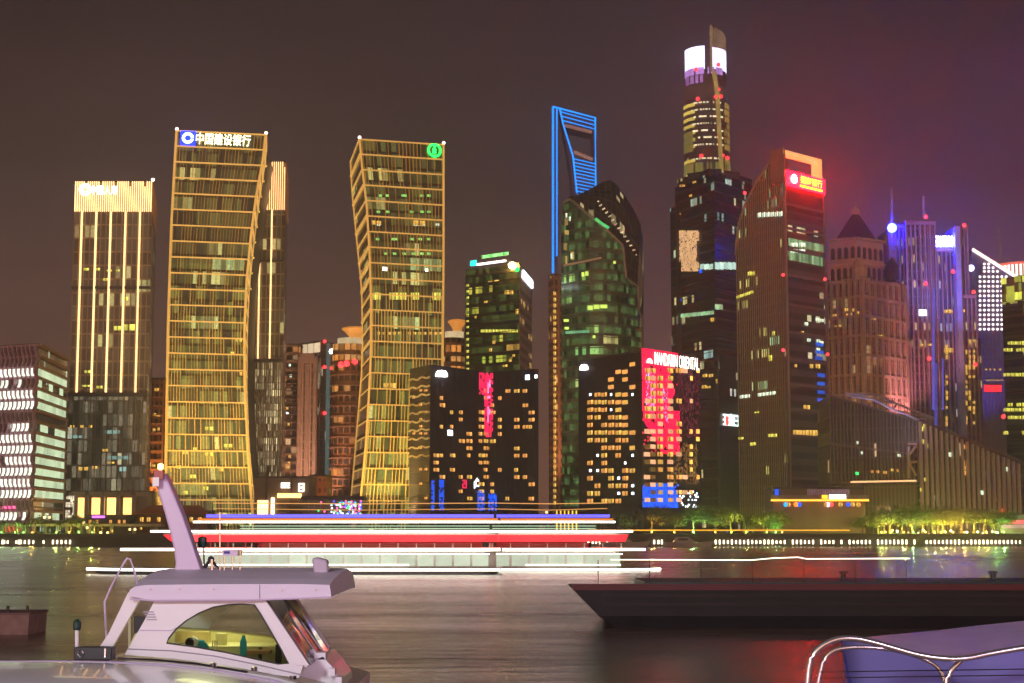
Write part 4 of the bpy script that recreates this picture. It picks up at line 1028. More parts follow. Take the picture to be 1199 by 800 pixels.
its += [pxwin(fl, x, 249 - (x - 888) * .05, x + 3, 255 - (x - 888) * .05, pale, .3) for x in (888, 893, 898, 903, 908, 913)] + [pxwin(fl, x, 346 - (x - 863) * .35, x + 3, 350 - (x - 863) * .35, yellow, .3) for x in (863, 867, 871, 875, 879)] + [pxwin(fl, x, 318, x + 3.6, 323, yellow, .3) for x in (876, 880)]
its += [pxwin(fl, x, 463 - (x - 866) * .12, x + 3, 467 - (x - 866) * .12, pale, .3) for x in (867, 871, 875, 888, 892, 896, 900, 905)] + [pxwin(fl, *r, yellow, .3) for r in ((901, 416, 904, 423), (905, 388, 907, 393), (900, 508, 905, 512), (906, 508, 910, 512), (865, 512, 871, 515), (879, 518, 885, 522), (884, 482, 889, 484))]
windows(t, its)
for x, y in ((917, 410), (969, 415), (917, 322), (966, 327), (872, 226)):
    p = P(x, y, Y - 2); beacon(t, p, .55)

# 15 classical tower with pyramid roof
Y = 600
stone = plain('peach_stone', (.62, .44, .32), .7, var=.2, scale=.1)
t, (fa, fb), z = box_building('classical_tower', 'peach stone tower with arched windows and dark pyramid roof', 'tower', (967, 612), (1009, 600), (1058, 622), 324,
    curtain('classical_glass', (.035, .025, .03), 2.2, 3.6, .02, ((1, .8, .4), (1, .5, .2)), .6, frame=(.12, .12), framecol=(.2, .12, .1), rough=.3))
mb = MB()
for q, n in ((fa, 6), (fb, 7)):
    for i in range(n + 1): q.vbar(mb, i / n, 1.5 if i in (0, n) else .9, .8)
    for k in range(1, 13): q.hbar(mb, k / 13, 1.0 if k % 1 == 0 else .6, .6)
    for i in range(n * 3): 
        if i % 3: q.vbar(mb, i / (n * 3), .22, .3)
    for k in range(26): q.hbar(mb, k / 26 + .019, .25, .3)
mb.build('stone_grid', stone, t)
def tier(y0, y1, x0, x1, xr, Yf, nm='upper_storey'):
    a, b, c_ = P(x0, y1, Yf + 6), P(x1, y1, Yf), P(xr, y1, Yf + 9); zb, zt_ = ZA(y0, Yf), ZA(y1, Yf)
    ft_ = [Vector((p.x, p.y, zb)) for p in (a, b, c_)]; ft_.append(ft_[2] + (ft_[0] - ft_[1])); tp = [Vector((p.x, p.y, zt_)) for p in ft_]
    mb = MB(); mb.loft([ft_, tp]); mb.build(nm, stone, t); return Face([ft_[0], tp[0]], [ft_[1], tp[1]]), Face([ft_[1], tp[1]], [ft_[2], tp[2]]), ft_, tp
g1, g2, ft_, tp = tier(330, 308, 971, 1008, 1050, 603)
g3, g4, ft2, tp2 = tier(310, 278, 971, 1002, 1034, 606)
arch = plain('window_black', (.03, .022, .03), .3)
def arches(q, n, v0, v1):
    for i in range(n):
        mb = MB()
        c = (i + .5) / n; hw = .3 / n; hv = hw * q.w / q.h
        p = [(c - hw, v0), (c + hw, v0), (c + hw, v1)] + [(c + hw * math.cos(a), v1 + hv * math.sin(a)) for a in (.5, 1.05, 1.57, 2.1, 2.6)] + [(c - hw, v1)]
        mb.prism([q.pos(u, v, .06) for u, v in p], q.nrm * -.05); mb.build('arched_window', arch, t)
arches(g1, 5, .15, .7); arches(g2, 7, .15, .7); arches(g3, 4, .25, .6); arches(g4, 5, .25, .6); arches(fa, 6, .955, .975); arches(fb, 7, .955, .975)
for g in (g1, g2, g3, g4): each_h(g, 'cornice', stone, t, [(.97, .9, 1.0), (.02, .7, .8)])
cz = ZA(278, 606); mid = (tp2[0] + tp2[2]) / 2; tipz = ZA(247, 606); base = [mid + (p - mid) * .78 for p in tp2]
for p in base: p.z = cz
mb = MB(); k0 = [mid + (p - mid) * .14 for p in tp2]
for p in k0: p.z = tipz
mb.loft([base, k0]); mb.build('pyramid_roof', plain('slate_roof', (.05, .035, .05), .5), t)
mb = MB(); mb.lathe((mid.x, mid.y, 0), [(1.2, tipz), (1.9, tipz + 1.2), (1.2, tipz + 2.4), (.3, tipz + 3), (.1, tipz + 5)], 8); mb.build('finial', stone, t)
for xx, yy in ((1007, 322), (1046, 322)):
    p = P(xx, yy, 600); mb = MB(); mb.lathe((p.x, p.y + 2, 0), [(2.6, p.z - 2), (2.6, p.z + 3), (2.9, p.z + 3.2), (.1, p.z + 7)], 8); mb.build('corner_turret', bpy.data.materials['slate_roof'] if xx > 1040 else stone, t)
windows(t, [pxwin(fa, *r, rnd.choice((warm2, pale)), .5) for r in ((975, 390 - 22, 980, 371), (989, 361, 994, 365), (999, 361, 1003, 365), (992, 367, 998, 370), (1002, 365, 1006, 368), (978, 381, 985, 383))] + [pxwin(fb, *r, rnd.choice((yellow, warm2)), .5) for r in ((1026, 393, 1030, 395), (1031, 393, 1034, 395), (1020, 372, 1024, 374))])
for k in range(2): p = P(966 + 0 * k, 328, 598); 
lamp('SPOT', (P(985, 500, 560).x, 560, 30), 16000, (1, .45, .22), 2, target=(P(1000, 350, 600).x, 600, 80), spot=70)
lamp('SPOT', (P(1035, 500, 560).x, 565, 30), 10000, (1, .4, .25), 2, target=(P(1035, 350, 610).x, 610, 80), spot=70)

# 16 art deco tower with two aerials and blue sign
Y = 640
mauve = plain('mauve_granite', (.42, .28, .32), .6, var=.2, scale=.1)
deco = curtain('deco_glass', (.06, .04, .06), 1.7, 3.4, .03, ((1, .7, .3),), .6, frame=(.5, .15), framecol=(.26, .16, .19), rough=.5)
t, (fa, fb), z = box_building('art_deco_tower', 'stepped violet lit art deco tower with white glowing sign and two aerials', 'tower', (1044, 655), (1090, 640), (1148, 665), 390, deco)
def blk(x0, x1, y0, y1, Yf, D, mat, nm, ribs_=0, v=0.8):
    a, b = P(x0, y1, Yf), P(x1, y1, Yf); zb, zt_ = (GROUND if y0 > 610 else ZA(y0, Yf)), ZA(y1, Yf)
    mb = MB(); q = [(a.x, Yf), (b.x, Yf), (b.x, Yf + D), (a.x, Yf + D)]
    mb.loft([[(x, y, zb) for x, y in q], [(x, y, zt_) for x, y in q]]); mb.build(nm, mat, t)
    fc = Face([(a.x, Yf, zb), (a.x, Yf, zt_)], [(b.x, Yf, zb), (b.x, Yf, zt_)])
    if ribs_:
        each_v(fc, 'pilaster', mauve, t, [(i / ribs_, .5, .6) for i in range(ribs_ + 1)]); each_h(fc, 'cornice', mauve, t, [(.99, 1.2, .9)])
    return fc
s1 = blk(1047, 1086, 622, 262, 640, 30, deco, 'tower_shaft', 8); s2 = blk(1060, 1094, 622, 258, 637, 30, deco, 'tower_shaft', 6)
blueglass = curtain('blue_lit_glass', (.05, .05, .12), 1.4, 3.4, .05, ((.5, .6, 1), (1, .7, .2)), .6, frame=(.25, .1), framecol=(.14, .11, .22), rough=.3, dim=.07, dimcol=(.2, .22, .9))
s3 = blk(1092, 1122, 622, 290, 639, 25, blueglass, 'glass_shaft', 6)
s4 = blk(1118, 1124, 622, 265, 634, 14, plain('pale_blue_fin', (.4, .4, .7), .5), 'tall_fin'); s5 = blk(1124, 1132, 622, 264, 638, 20, deco, 'tower_shaft', 2)
s6 = blk(1122, 1142, 622, 345, 636, 20, deco, 'tower_shaft', 4)
s7 = blk(1052, 1066, 622, 400, 634, 10, deco, 'tower_shaft', 3)
a = s3.px(1094, 290); b = s3.px(1117.5, 277); sw = glow('sign_blue_white', (.62, .72, 1), 22, .05)
lettering(s3, (a[0], b[0], a[1], b[1]), 'SAMSUNG', sw, t, 1.6, .02)
mb = MB(); s3.box(mb, a[0], b[0], a[1], b[1], .6, 1.0); mb.build('sign_board', glow('sign_board_blue', (.004, .004, 1), 170.0, .1), t)
for (x, y, x1, y1, r) in ((1044.5, 268, 1044, 222, .5), (1082, 262, 1081.5, 230, .5)):
    line(t, [P(x, y + 20, 638), P(x1, y1, 638)], r, plain('aerial_metal', (.5, .45, .5), .4), 'aerial')
mb = MB(); p = P(1044.5, 267, 636); ball(mb, p, 1.9, 12); mb.build('blue_lamp', glow('blue_lamp', (.010, .014, 1), 160, 0), t, smooth=True)
p = P(1044.5, 300, 640); mb = MB(); mb.box(p.x - 1.3, p.x + 1.3, 640, 644, GROUND, ZA(270, 640)); mb.build('corner_pier', mauve, t)
for x, y in ((1084, 254), (1129, 264), (1084, 332), (1088, 420), (1142, 427), (1116, 318), (1140, 342)): beacon(t, P(x, y, 632), .8)
bl = glow('violet_blue_strip', (.22, .17, 1), .55, .5, .1)
line(t, [P(1093, 338, 635.5), P(1093, 480, 635.5)], .5, bl); line(t, [P(1096, 425, 635.5), P(1096, 500, 635.5)], .6, bl); line(t, [P(1104, 420, 635.5), P(1104, 480, 635.5)], .35, bl)
its = [pxwin(s3, x, y, x + 3, y + 3, rnd.choice((warm2, warm)), .9) for x in (1105, 1109, 1112) for y in (364, 408, 410) if rnd.random() < .9]
for x in (1107, 1130, 1134, 1139):
    for y in range(398, 500, 6):
        if rnd.random() < .6: its.append(pxwin(s6 if x > 1122 else s3, x, y, x + 1.8, y + rnd.choice((3, 5)), warm2, .9))
its += [pxwin(s2, x, 363, x + 2, 370, coolw, .9) for x in (1076, 1079, 1082)] + [pxwin(s2, x, 403, x + 3, 405, warm2, .9) for x in (1077, 1086, 1089)] + [pxwin(s3, 1106, 363, 1113, 366, warm2, .9), pxwin(s6, 1125, 363, 1129, 366, warm2, .9)]
windows(t, its)
lamp('SPOT', (P(1106, 300, 618).x, 616, 96), 26000, (.15, .2, 1), 1, target=(P(1112, 300, 640).x, 640, 104), spot=120)
lamp('SPOT', (P(1070, 500, 600).x, 600, 30), 160000, (.9, .32, .4), 2, target=(P(1075, 330, 640).x, 640, 100), spot=60)

# 17 slanted roof tower with rows of round lamps
Y = 720
t = thing('slanted_tower', 'blue violet tower with slanted roof edge and grid of round white lights', 'tower', (XA(1170, 400, Y), Y + 15, GROUND))
pr = [P(1138, 291, Y), P(1205, 333, Y), P(1205, 620, Y), P(1138, 620, Y)]; pr[2].z = GROUND; pr[3].z = GROUND
mb = MB(); mb.prism(pr, (0, 34, 0)); mb.build('wall', plain('indigo_panel', (.12, .10, .22), .5), t)
fc = Face([(pr[3].x, Y, GROUND), (pr[3].x, Y, pr[0].z)], [(pr[2].x, Y, GROUND), (pr[2].x, Y, pr[0].z)])
mb = MB()
for i in range(14):
    u = i / 13 * .9 + .05; yt = 291 + 42 * u
    fc.vbar(mb, u, .4, .6, 0, fc.px(1170, yt + 4)[1])
for k in range(40):
    v = k / 60.; fc.hbar(mb, v, .3, .4)
mb.build('panel_joint', plain('violet_joint', (.16, .11, .2), .5), t)
dots = []
for j in range(19):
    for i in range(13):
        y = 305 + 4.3 * j if j < 4 else 313 + 9.0 * (j - 2) * .62
        x = 1147.5 + i * 5.1
        if x > 1199: continue
        slope = 291 + (x - 1138) * .627 + 5
        if y < slope or y > 388: continue
        if y < 320 and (x < 1151): continue
        dots.append((x, y))
dots.sort(key=lambda q: q[0]); rest = MB()
for i, (x, y) in enumerate(dots):
    mb = MB() if i < 100 else rest; ball(mb, P(x, y, Y - .8), .62, 6)
    if i < 100: mb.build('round_light', glow('dot_white', (1, .85, .8), 3.2, .2), t)
if rest.f: rest.build('round_light', glow('dot_white', (1, .85, .8), 3.2, .2), t, kind='stuff')
line(t, [P(1138.5, 292, Y - 1), P(1199, 330, Y - 1)], .75, glow('eave_white', (1, .8, .65), 3.0, .1), 'eave_light')
line(t, [P(1172, 308, Y + 10), P(1169.5, 268, Y + 10)], .5, plain('aerial_metal', (.5, .45, .5), .4), 'aerial')
p = P(1137, 314, Y - 3); mb = MB(); ball(mb, p, 1.5, 10); mb.build('blue_lamp', glow('emblem_bluewhite', (.6, .7, 1), 6, 0), t)
mb = MB(); a = fc.px(1152, 459); b = fc.px(1172, 451)
fc.box(mb, a[0], b[0], a[1], b[1], .6, .9); mb.build('red_screen', glow('red_screen', (1, .02, .03), 1.6, .5, .4), t)
windows(t, [pxwin(fc, x, 443 + (x % 3), x + 1.6, 446, warm2, .9) for x in range(1154, 1174, 3)] + [pxwin(fc, x, 432, x + 1.6, 434, warm2, .9) for x in (1153, 1158, 1163, 1170)])
lamp('SPOT', (P(1150, 500, 690).x, 690, 30), 150000, (.3, .2, 1), 2, target=(P(1150, 330, 720).x, 720, 110), spot=70)
t = thing('round_crowned_tower', 'tower with a bright white and pink circular crown behind the slanted roof', 'tower', (XA(1200, 320, 800), 830, GROUND))
c = P(1205, 330, 800); r = 30 / F * 800
mb = MB(); mb.lathe((c.x, 812, 0), [(r * .93, GROUND), (r * .93, c.z)], 30); mb.build('wall', mauve, t)
mb = MB()
for k in range(40):
    a = 2 * math.pi * k / 40; mb.box(c.x + math.cos(a) * r - .5, c.x + math.cos(a) * r + .5, 812 + math.sin(a) * r - .4, 812 + math.sin(a) * r + .4, ZA(322, 800), ZA(309, 800))
mb.build('crown', glow('crown_pinkwhite', (1, .75, .65), 2.8, .2), t)
mb = MB(); mb.lathe((c.x, 812, 0), [(r + 1, ZA(309, 800)), (r + 1, ZA(306.5, 800)), (.1, ZA(306.5, 800))], 30); mb.build('crown_rim', glow('rim_red', (1, .15, .1), 1.4, .2), t)
mb = MB(); mb.lathe((c.x, 812, 0), [(r * .9, ZA(322, 800)), (r * .9, ZA(309, 800))], 30); mb.build('crown_core', glow('crown_backing_glow', (1, .45, .12), .38, .3), t)

# 18 rightmost tower
t, (fa, fb), z = box_building('office_tower', 'dark green tower with yellow lit floors at the right edge', 'tower', (1173, 552), (1197, 545), (1290, 575), 352,
    curtain('green_black_glass', (.03, .035, .028), 1.6, 3.6, .06, ((1, .85, .1), (.7, .9, .2)), .8, frame=(.1, .3), framecol=(.07, .07, .055), rough=.2, rowbias=1.0))
mb = MB()
for k in range(1, 30): fa.hbar(mb, k / 30, .25, .4); fb.hbar(mb, k / 30, .25, .4)
mb.build('floor_edge', plain('dark_olive_metal', (.07, .07, .05), .4), t)
mb = MB(); fa.box(mb, .02, 1, 1.0, 1.11, -6, .2); fb.box(mb, .0, .9, 1.0, 1.11, -6, .2); mb.build('lit_attic', curtain('lime_attic', (.3, .35, .1), 1.8, 3.0, .9, ((.9, 1, .12),), .8, rowbias=3, dim=.4, dimcol=(.8, .9, .1)), t)
its = []
for y, pr_ in ((400, .9), (408, .7), (437, .95), (478, .9), (487, .8), (472, .5), (505, .3)):
    for x in (1176, 1181, 1186, 1191):
        if rnd.random() < pr_: its.append(pxwin(fa, x, y, x + 4.5, y + 4, yellow, .5))
    for x in (1196.5, 1201): its.append(pxwin(fb, x, y, x + 4, y + 4, yellow, .5))
windows(t, its); beacon(t, P(1175, 488, 566), .8)

# 19 wedge shaped hall with truss
Y = 425
t = thing('convention_hall', 'wedge shaped hall with sloping roof, vertical fins and a lit steel truss', 'hall', (XA(1080, 560, Y), Y + 18, GROUND))
gl = curtain('hall_glass', (.035, .03, .032), 1.2, 3.8, .02, ((1, .6, .2), (.6, .8, 1)), .7, frame=(.18, .1), framecol=(.10, .07, .07), rough=.18, rowbias=.5)
# left block
A0, A1 = P(972, 462, Y + 14), P(1074, 492, Y)
zb = ZA(566, Y)
mb = MB(); q = [Vector((A0.x, A0.y, zb)), Vector((A1.x, A1.y, zb))]
mb.loft([[q[0], q[1], q[1] + Vector((2, 30, 0)), q[0] + Vector((2, 30, 0))], [A0, A1, A1 + Vector((2, 30, 0)), A0 + Vector((2, 30, 0))]]); mb.build('upper_block', gl, t)
fh1 = Face([q[0], A0], [q[1], A1]); mb = MB()
for i in range(25): fh1.vbar(mb, i / 24, .3, .5)
fh1.hbar(mb, .45, .6, .4); fh1.hbar(mb, .99, .6, .6); fh1.hbar(mb, .02, .6, .7); mb.build('facade_fin', plain('hall_fin', (.17, .11, .10), .5), t)
mb = MB(); g0, g1 = P(990, 566, Y + 12), P(1074, 566, Y + 4)
mb.loft([[(g0.x, g0.y, GROUND), (g1.x, g1.y, GROUND), (g1.x, g1.y + 24, GROUND), (g0.x, g0.y + 24, GROUND)], [(g0.x, g0.y, zb - .01), (g1.x, g1.y, zb - .01), (g1.x, g1.y + 24, zb - .01), (g0.x, g0.y + 24, zb - .01)]]); mb.build('ground_storey', curtain('hall_lobby', (.14, .09, .075), 1.0, 5, .02, ((1, .6, .3),), .4, frame=(.3, .05), framecol=(.26, .17, .14), rough=.4), t)
line(t, [P(996, 564.5, Y + 10), P(1073, 563, Y - .6)], .22, glow('soffit_line', (1, .55, .25), 1.6, .1), 'soffit_light')
# right wedge
W0, W1 = P(1076, 494, Y), P(1191, 543, Y + 10)
w0, w1 = Vector((W0.x, W0.y, GROUND)), Vector((W1.x, W1.y, GROUND)); bk = Vector((3, 30, 0))
mb = MB(); mb.loft([[w0, w1, w1 + bk, w0 + bk], [W0, W1, W1 + bk, W0 + bk]]); mb.build('wedge_glazing', gl, t)
fw = Face([w0, W0], [w1, W1]); 
for i in range(20):
    mb = MB(); fw.vbar(mb, i / 19, .42, 1.0); mb.build('fin', glow('fin_peach', (1, .5, .35), .05, .3, .2, base=(.30, .19, .16)), t)
mb = MB(); rb = P(1073, 484, Y + 26); rc = P(1082, 490, Y); rf = Vector((0, 0, 1.2))
mb.prism([W0 + Vector((-.5, -1, .1)), W1 + Vector((1, -1, .1)), W1 + bk + Vector((1, 0, 3.5)), W0 + bk + Vector((-.5, 0, 3.5))], (0, 0, .8)); mb.build('sloping_roof', plain('plum_roof', (.13, .07, .10), .6), t)
# truss along the slope
tr = plain('truss_steel', (.5, .45, .6), .35, .3); T0 = [(990, 463), (1022, 468), (1046, 480), (1074, 491)]; T1 = [(990, 462), (1026, 464), (1050, 474), (1094, 491)]
lo_ = [P(x, y, Y - 1.2) for x, y in T0]; hi_ = [P(x, y - 1, Y + 3) for x, y in T1]
mb = MB(); mb.tube(lo_, .3, 6); mb.tube(hi_, .3, 6)
for a, b in zip(lo_, hi_): mb.tube([a, b], .25, 6)
for a, b in zip(lo_, hi_[1:]): mb.tube([a, b], .22, 6)
mb.build('roof_truss', tr, t)
p = P(1050, 478, Y - 12); lamp('SPOT', (p.x, p.y, p.z - 6), 5000, (.6, .55, 1), .5, target=(P(1050, 478, Y).x, Y, p.z), spot=120)
mb = MB()
for (x0, y0), (x1, y1) in (((1063, 535), (1073, 522)), ((1063, 520), (1074, 520)), ((1063, 541), (1074, 541)), ((1064, 542), (1073, 557)), ((1064, 523), (1064, 560))):
    mb.tube([P(x0, y0, Y - 1.0), P(x1, y1, Y - 1.5)], .35, 5)
mb.build('cross_brace', plain('brace_tan', (.45, .3, .22), .5), t)
its = [pxwin(fh1, x, y, x + 2.2, y + 3, m_, .6) for x, y, m_ in ((1021, 551, warm), (1027, 551, warm), (1035, 552, warm), (1044, 549, warm2), (1051, 550, warm), (1003, 553, glow('green_lamp', (.02, .9, .15), 3, 0)), (1004, 517, pale), (1009, 529, pale), (1052, 532, pale), (1036, 552, warm))]
its += [pxwin(fw, x, y, x + 2.4, y + 4, m_, .5) for x, y, m_ in ((1126, 521, warm), (1126, 540, warm), (1127, 546, warm), (1127, 552, warm), (1108, 530, pale), (1112, 531, pale), (1178, 548, pale), (1150, 553, cw2), (1163, 583, warm), (1091, 580, cw2), (1148, 575, cw2), (1170, 596, redl), (1077, 500, yellow), (1078, 515, yellow), (1077, 550, yellow), (1077, 572, yellow), (1081, 498, yellow), (1083, 520, yellow), (1082, 560, yellow), (1078, 585, yellow))]
windows(t, its)

# small podiums and pavilions along the far bank
def pav(name, label, x0, x1, ytop, Y, D, mat, base=GROUND):
    t, (f,), z = box_building(name, label, 'pavilion', (x0, Y), None, (x1, Y), ytop, mat, D=D, base=base); return t, f
t, f = pav('shop_podium', 'low beige podium with white and amber lit shop signs and glowing doorway', 298, 362, 560, 420, 14, plain('podium_stone2', (.20, .145, .10), .7))
a = f.px(329, 571.5); b = f.px(340, 565.5); glyphs(f, (a[0], b[0], a[1], b[1]), 3, whitel, t, .4, 31)
a = f.px(349, 576); b = f.px(357, 566); glyphs(f, (a[0], b[0], a[1], b[1]), 1, whitel, t, .4, 33)
mb = MB(); a = f.px(325, 583); b = f.px(353, 578); f.box(mb, a[0], b[0], a[1], b[1], .1, .6); mb.build('amber_sign', glow('amber_sign', (1, .55, .18), 4, .15), t)
mb = MB(); a = f.px(301.5, 606); b = f.px(314, 586); f.box(mb, a[0], b[0], max(.02, a[1]), b[1], .05, .3); mb.build('doorway', glow('doorway_glow', (1, .6, .22), 4, .35, .6), t)
mb = MB(); a = f.px(317.5, 606); b = f.px(321.5, 583); f.box(mb, a[0], b[0], max(.02, a[1]), b[1], .05, .7); mb.build('light_pillar', glow('pillar_glow', (1, .75, .45), 5, .1), t)
each_v(f, 'panel_joint', metal_dk, t, [(.22, .3, .3), (.68, .3, .3)])
t, f = pav('corner_block', 'small orange lit block beside the beige podium', 362, 383, 558, 440, 12, curtain('orange_block', (.12, .05, .03), 1.6, 3.0, .02, ((1, .8, .4),), .8, frame=(.6, .6), framecol=(.5, .22, .08), rough=.7))
lamp('SPOT', (f.pos(.5, 0, 8).x, 430, 3.4), 9000, (1, .4, .1), .5, target=f.pos(.5, .6, 0), spot=110)
mb = MB(); f.hbar(mb, .98, .5, .6); f.vbar(mb, .04, .4, .4); f.vbar(mb, .96, .4, .4); mb.build('cornice', plain('orange_stone', (.5, .28, .13), .7), t)
t, f = pav('glass_pavilion', 'dark glass pavilion sprinkled with multicoloured lights', 354, 424, 583, 412, 12, curtain('pavilion_glass', (.03, .03, .04), 1.5, 4, .01, ((1, .6, .3),), .5, rough=.1))
mb = MB(); f.box(mb, -.02, 1.02, .94, 1.03, -12.5, .6); mb.build('roof_slab', plain('roof_grey', (.06, .055, .06), .6), t)
rr = random.Random(8)
for nm, col, s_ in (('green_sparkle', (.05, 1, .25), 1), ('blue_sparkle', (.1, .12, 1), 2), ('pink_sparkle', (1, .1, .35), 3), ('white_sparkle', (.8, .8, 1), 4)):
    mb = MB()
    for i in range(26):
        x = 424 - abs(rr.gauss(0, 20)); y = rr.uniform(587, 603)
        if x > 357: ball(mb, f.pos(*f.px(x, y), .8), .28, 6)
    mb.build('sparkle_light', glow(nm, col, 2.2, .3), t, kind='stuff')
t, f = pav('riverside_terrace', 'two storey riverside restaurant with orange lit eave and white sign', 905, 1012, 573, 408, 14, plain('terrace_wall', (.17, .10, .10), .7))
mb = MB(); f.box(mb, -.03, 1.03, f.px(950, 585.5)[1], f.px(950, 580)[1], 0, 1.6); mb.build('eave', plain('terrace_eave', (.3, .2, .2), .6), t)
mb = MB(); a = f.px(906, 587)[1]; b = f.px(906, 585)[1]; f.box(mb, -.03, 1.03, a, b, .4, 1.7); mb.build('eave_light', glow('eave_orange', (1, .42, .04), 3.2, .15, .3), t)
a = f.px(961, 584); b = f.px(967, 580); mb = MB(); f.box(mb, a[0], b[0], a[1], b[1], 1.6, 1.9); mb.build('yellow_sign', glow('sign_orange', (1, .5, .02), 3, .1), t)
a = f.px(969, 584.5); b = f.px(989, 579.5); glyphs(f, (a[0], b[0], a[1], b[1]), 6, whitel, t, 2.0, 41)
mb = MB(); a = f.px(945, 580); b = f.px(995, 573); 
for i in range(24): f.box(mb, a[0] + (b[0] - a[0]) * i / 24, a[0] + (b[0] - a[0]) * (i + .5) / 24, a[1], b[1], .3, .8)
mb.build('roof_screen', glow('screen_violet', (.6, .3, .5), .16, .3, base=(.3, .2, .25)), t)
for x, m_ in ((922, warm), (931, glow('orange_lantern', (1, .2, .02), 2.4, .2)), (935, bluel), (966, warm), (968, coolw), (983, warm2), (997, warm2), (1004, warm2), (919, glow('sky_lantern', (0, .4, 1), 2, .1)), (992, bluel), (972, redl)):
    mb = MB(); ball(mb, f.pos(*f.px(x, 591), 1.2), .6, 8); mb.build('lantern', m_, t)
mb = MB(); a = f.px(907, 580); b = f.px(911, 573); f.box(mb, a[0], b[0], a[1], b[1], .4, .8); mb.build('blue_sign', bluel, t)
t, f = pav('kiosk', 'pink and white lit kiosk under the far right end of the hall', 1172, 1225, 604, 400, 8, plain('kiosk_wall', (.3, .18, .2), .6))
mb = MB(); f.box(mb, -.02, 1, .55, .75, .1, .5); mb.build('kiosk_sign', glow('kiosk_red', (1, .12, .12), 1.6, .5, 1), t); mb = MB(); f.box(mb, 0, 1, .3, .5, .1, .4); mb.build('kiosk_window', glow('kiosk_white', (1, .6, .45), 1.0, .6, .8), t)
mb = MB(); f.box(mb, -.03, 1.0, .85, 1.05, -8.5, 1.2); mb.build('kiosk_roof', plain('kiosk_roof', (.3, .22, .28), .5), t)
t, f = pav('tiled_pavilion', 'small pavilion with a red brown roof behind the yacht mast', 160, 243, 602, 405, 10, plain('kiosk_wood', (.12, .05, .03), .7))
mb = MB(); p0, p1 = f.pos(-.03, 1, 1.5), f.pos(1.03, 1, 1.5)
mb.prism([p0, p1, p1 + Vector((-3, 6, 2)), p0 + Vector((3, 6, 2))], (0, 0, .2)); mb.build('tiled_roof', plain('red_tile', (.30, .07, .035), .7), t)
windows(t, [pxwin(f, x, 606, x + 4, 611, warm2, .2) for x in (164, 172, 184, 210, 222, 232)])
t, f = pav('promenade_cafe', 'dark single storey cafe with a pink violet neon and yellow lamps below the left podium', 100, 150, 605, 404, 9, plain('cafe_wall', (.06, .03, .04), .6))
mb = MB(); a = f.px(108, 606.5); b = f.px(123, 604); f.box(mb, a[0], b[0], a[1], b[1], .1, .3); mb.build('neon_sign', glow('violet_neon', (.8, .15, 1), 2.2, .4), t)
windows(t, [pxwin(f, x, 609, x + 3, 613, warm, .2) for x in (104, 112, 128, 138, 144)])
# yellow pillar lantern group near the centre
for i in range(6):
    p = P(652 + i * 4.6, 625, 396); t = thing('light_column', 'slim yellow lit column in the row of six beside the river', 'light column', (p.x, 396, GROUND), 'yellow light columns')
    mb = MB(); mb.box(p.x - .16, p.x + .16, 395.8, 396.2, GROUND, ZA(598, 396)); mb.build('column_light', glow('column_yellow', (1, .55, .05), 1.8, .2), t)
    mb = MB(); mb.box(p.x - .3, p.x + .3, 395.7, 396.3, ZA(598, 396) + .002, ZA(598, 396) + .25); mb.build('cap', metal_dk, t)

# elevated walkway, left
t = thing('elevated_walkway', 'long pale elevated walkway on piers behind the left palms', 'walkway', (XA(90, 617, 398), 398, GROUND))
z0, z1 = ZA(616.5, 398), ZA(613.5, 398); mb = MB(); mb.box(XA(-20, 615, 398), XA(190, 615, 398), 397, 401, z0, z1); mb.build('deck', plain('walkway_white', (.38, .30, .24), .7), t)
for x in range(0, 190, 26):
    mb = MB(); X = XA(x, 620, 398); mb.box(X - .4, X + .4, 398.5, 399.5, GROUND, z0 - .003); mb.build('pier', plain('walkway_pier', (.25, .2, .17), .7), t)

# orange lit handrail and quay lamps
t = thing('lit_handrail', 'orange lit handrail along the far promenade, right of the cruise boats', 'handrail', (XA(830, 625, 388), 388, GROUND))
zr = ZA(621, 388); mb = MB(); mb.tube([(XA(688, 621, 388), 388, zr), (XA(845, 621, 388), 388, zr), (XA(995, 621, 388), 388, zr)], .13, 5); mb.build('rail', glow('rail_orange', (1, .42, .03), 1.8, .2, .3), t)
for x in range(690, 996, 12):
    mb = MB(); X = XA(x, 621, 388); mb.tube([(X, 388.2, GROUND - .2), (X, 388.2, zr)], .05, 4); mb.build('post', metal_dk, t)
lampm = MB(); lp = glow('quay_lamp_white', (1, .82, .52), 6, .2)
lb_ = MB(); lb_.lathe((0, 0, 0), [(.17, -.38), (.19, .38), (.05, .48)], 8); head0 = None
pm = MB(); pm.box(-.08, .08, -.08, .08, -1.6, -.47)
xs = [x for x in (3, 9, 19, 24, 29, 34, 39, 51, 62, 67, 72, 77, 82, 5, 22)] + [838 + 4.75 * i for i in range(76)] + [689, 694, 698, 702, 711, 766, 771, 775]
protos = None
for i, x in enumerate(xs):
    if 838 < x and rnd.random() < .06: continue
    if x > 1199: continue
    Yl = 382.9; X = XA(x, 634, Yl); zl = ZA(635.0, Yl)
    lab = 'small white quay lamp in the row along the far waterline' if x > 830 else 'small white quay lamp by the far left waterline' if x < 100 else 'small white quay lamp near the middle of the far bank'
    r0 = thing('quay_lamp', lab, 'lamp', (X, Yl, zl), 'quay lamps, right' if x > 830 else 'quay lamps, left' if x < 100 else 'quay lamps, middle')
    if protos is None:
        h = lb_.build('lamp_head', lp); s_ = pm.build('post', metal_dk); h.parent = r0; s_.parent = r0; protos = (h, s_)
    else:
        for o in protos: c_ = o.copy(); COL.objects.link(c_); c_.parent = r0
    r0.scale = (1, 1, rnd.uniform(.7, 1.2))

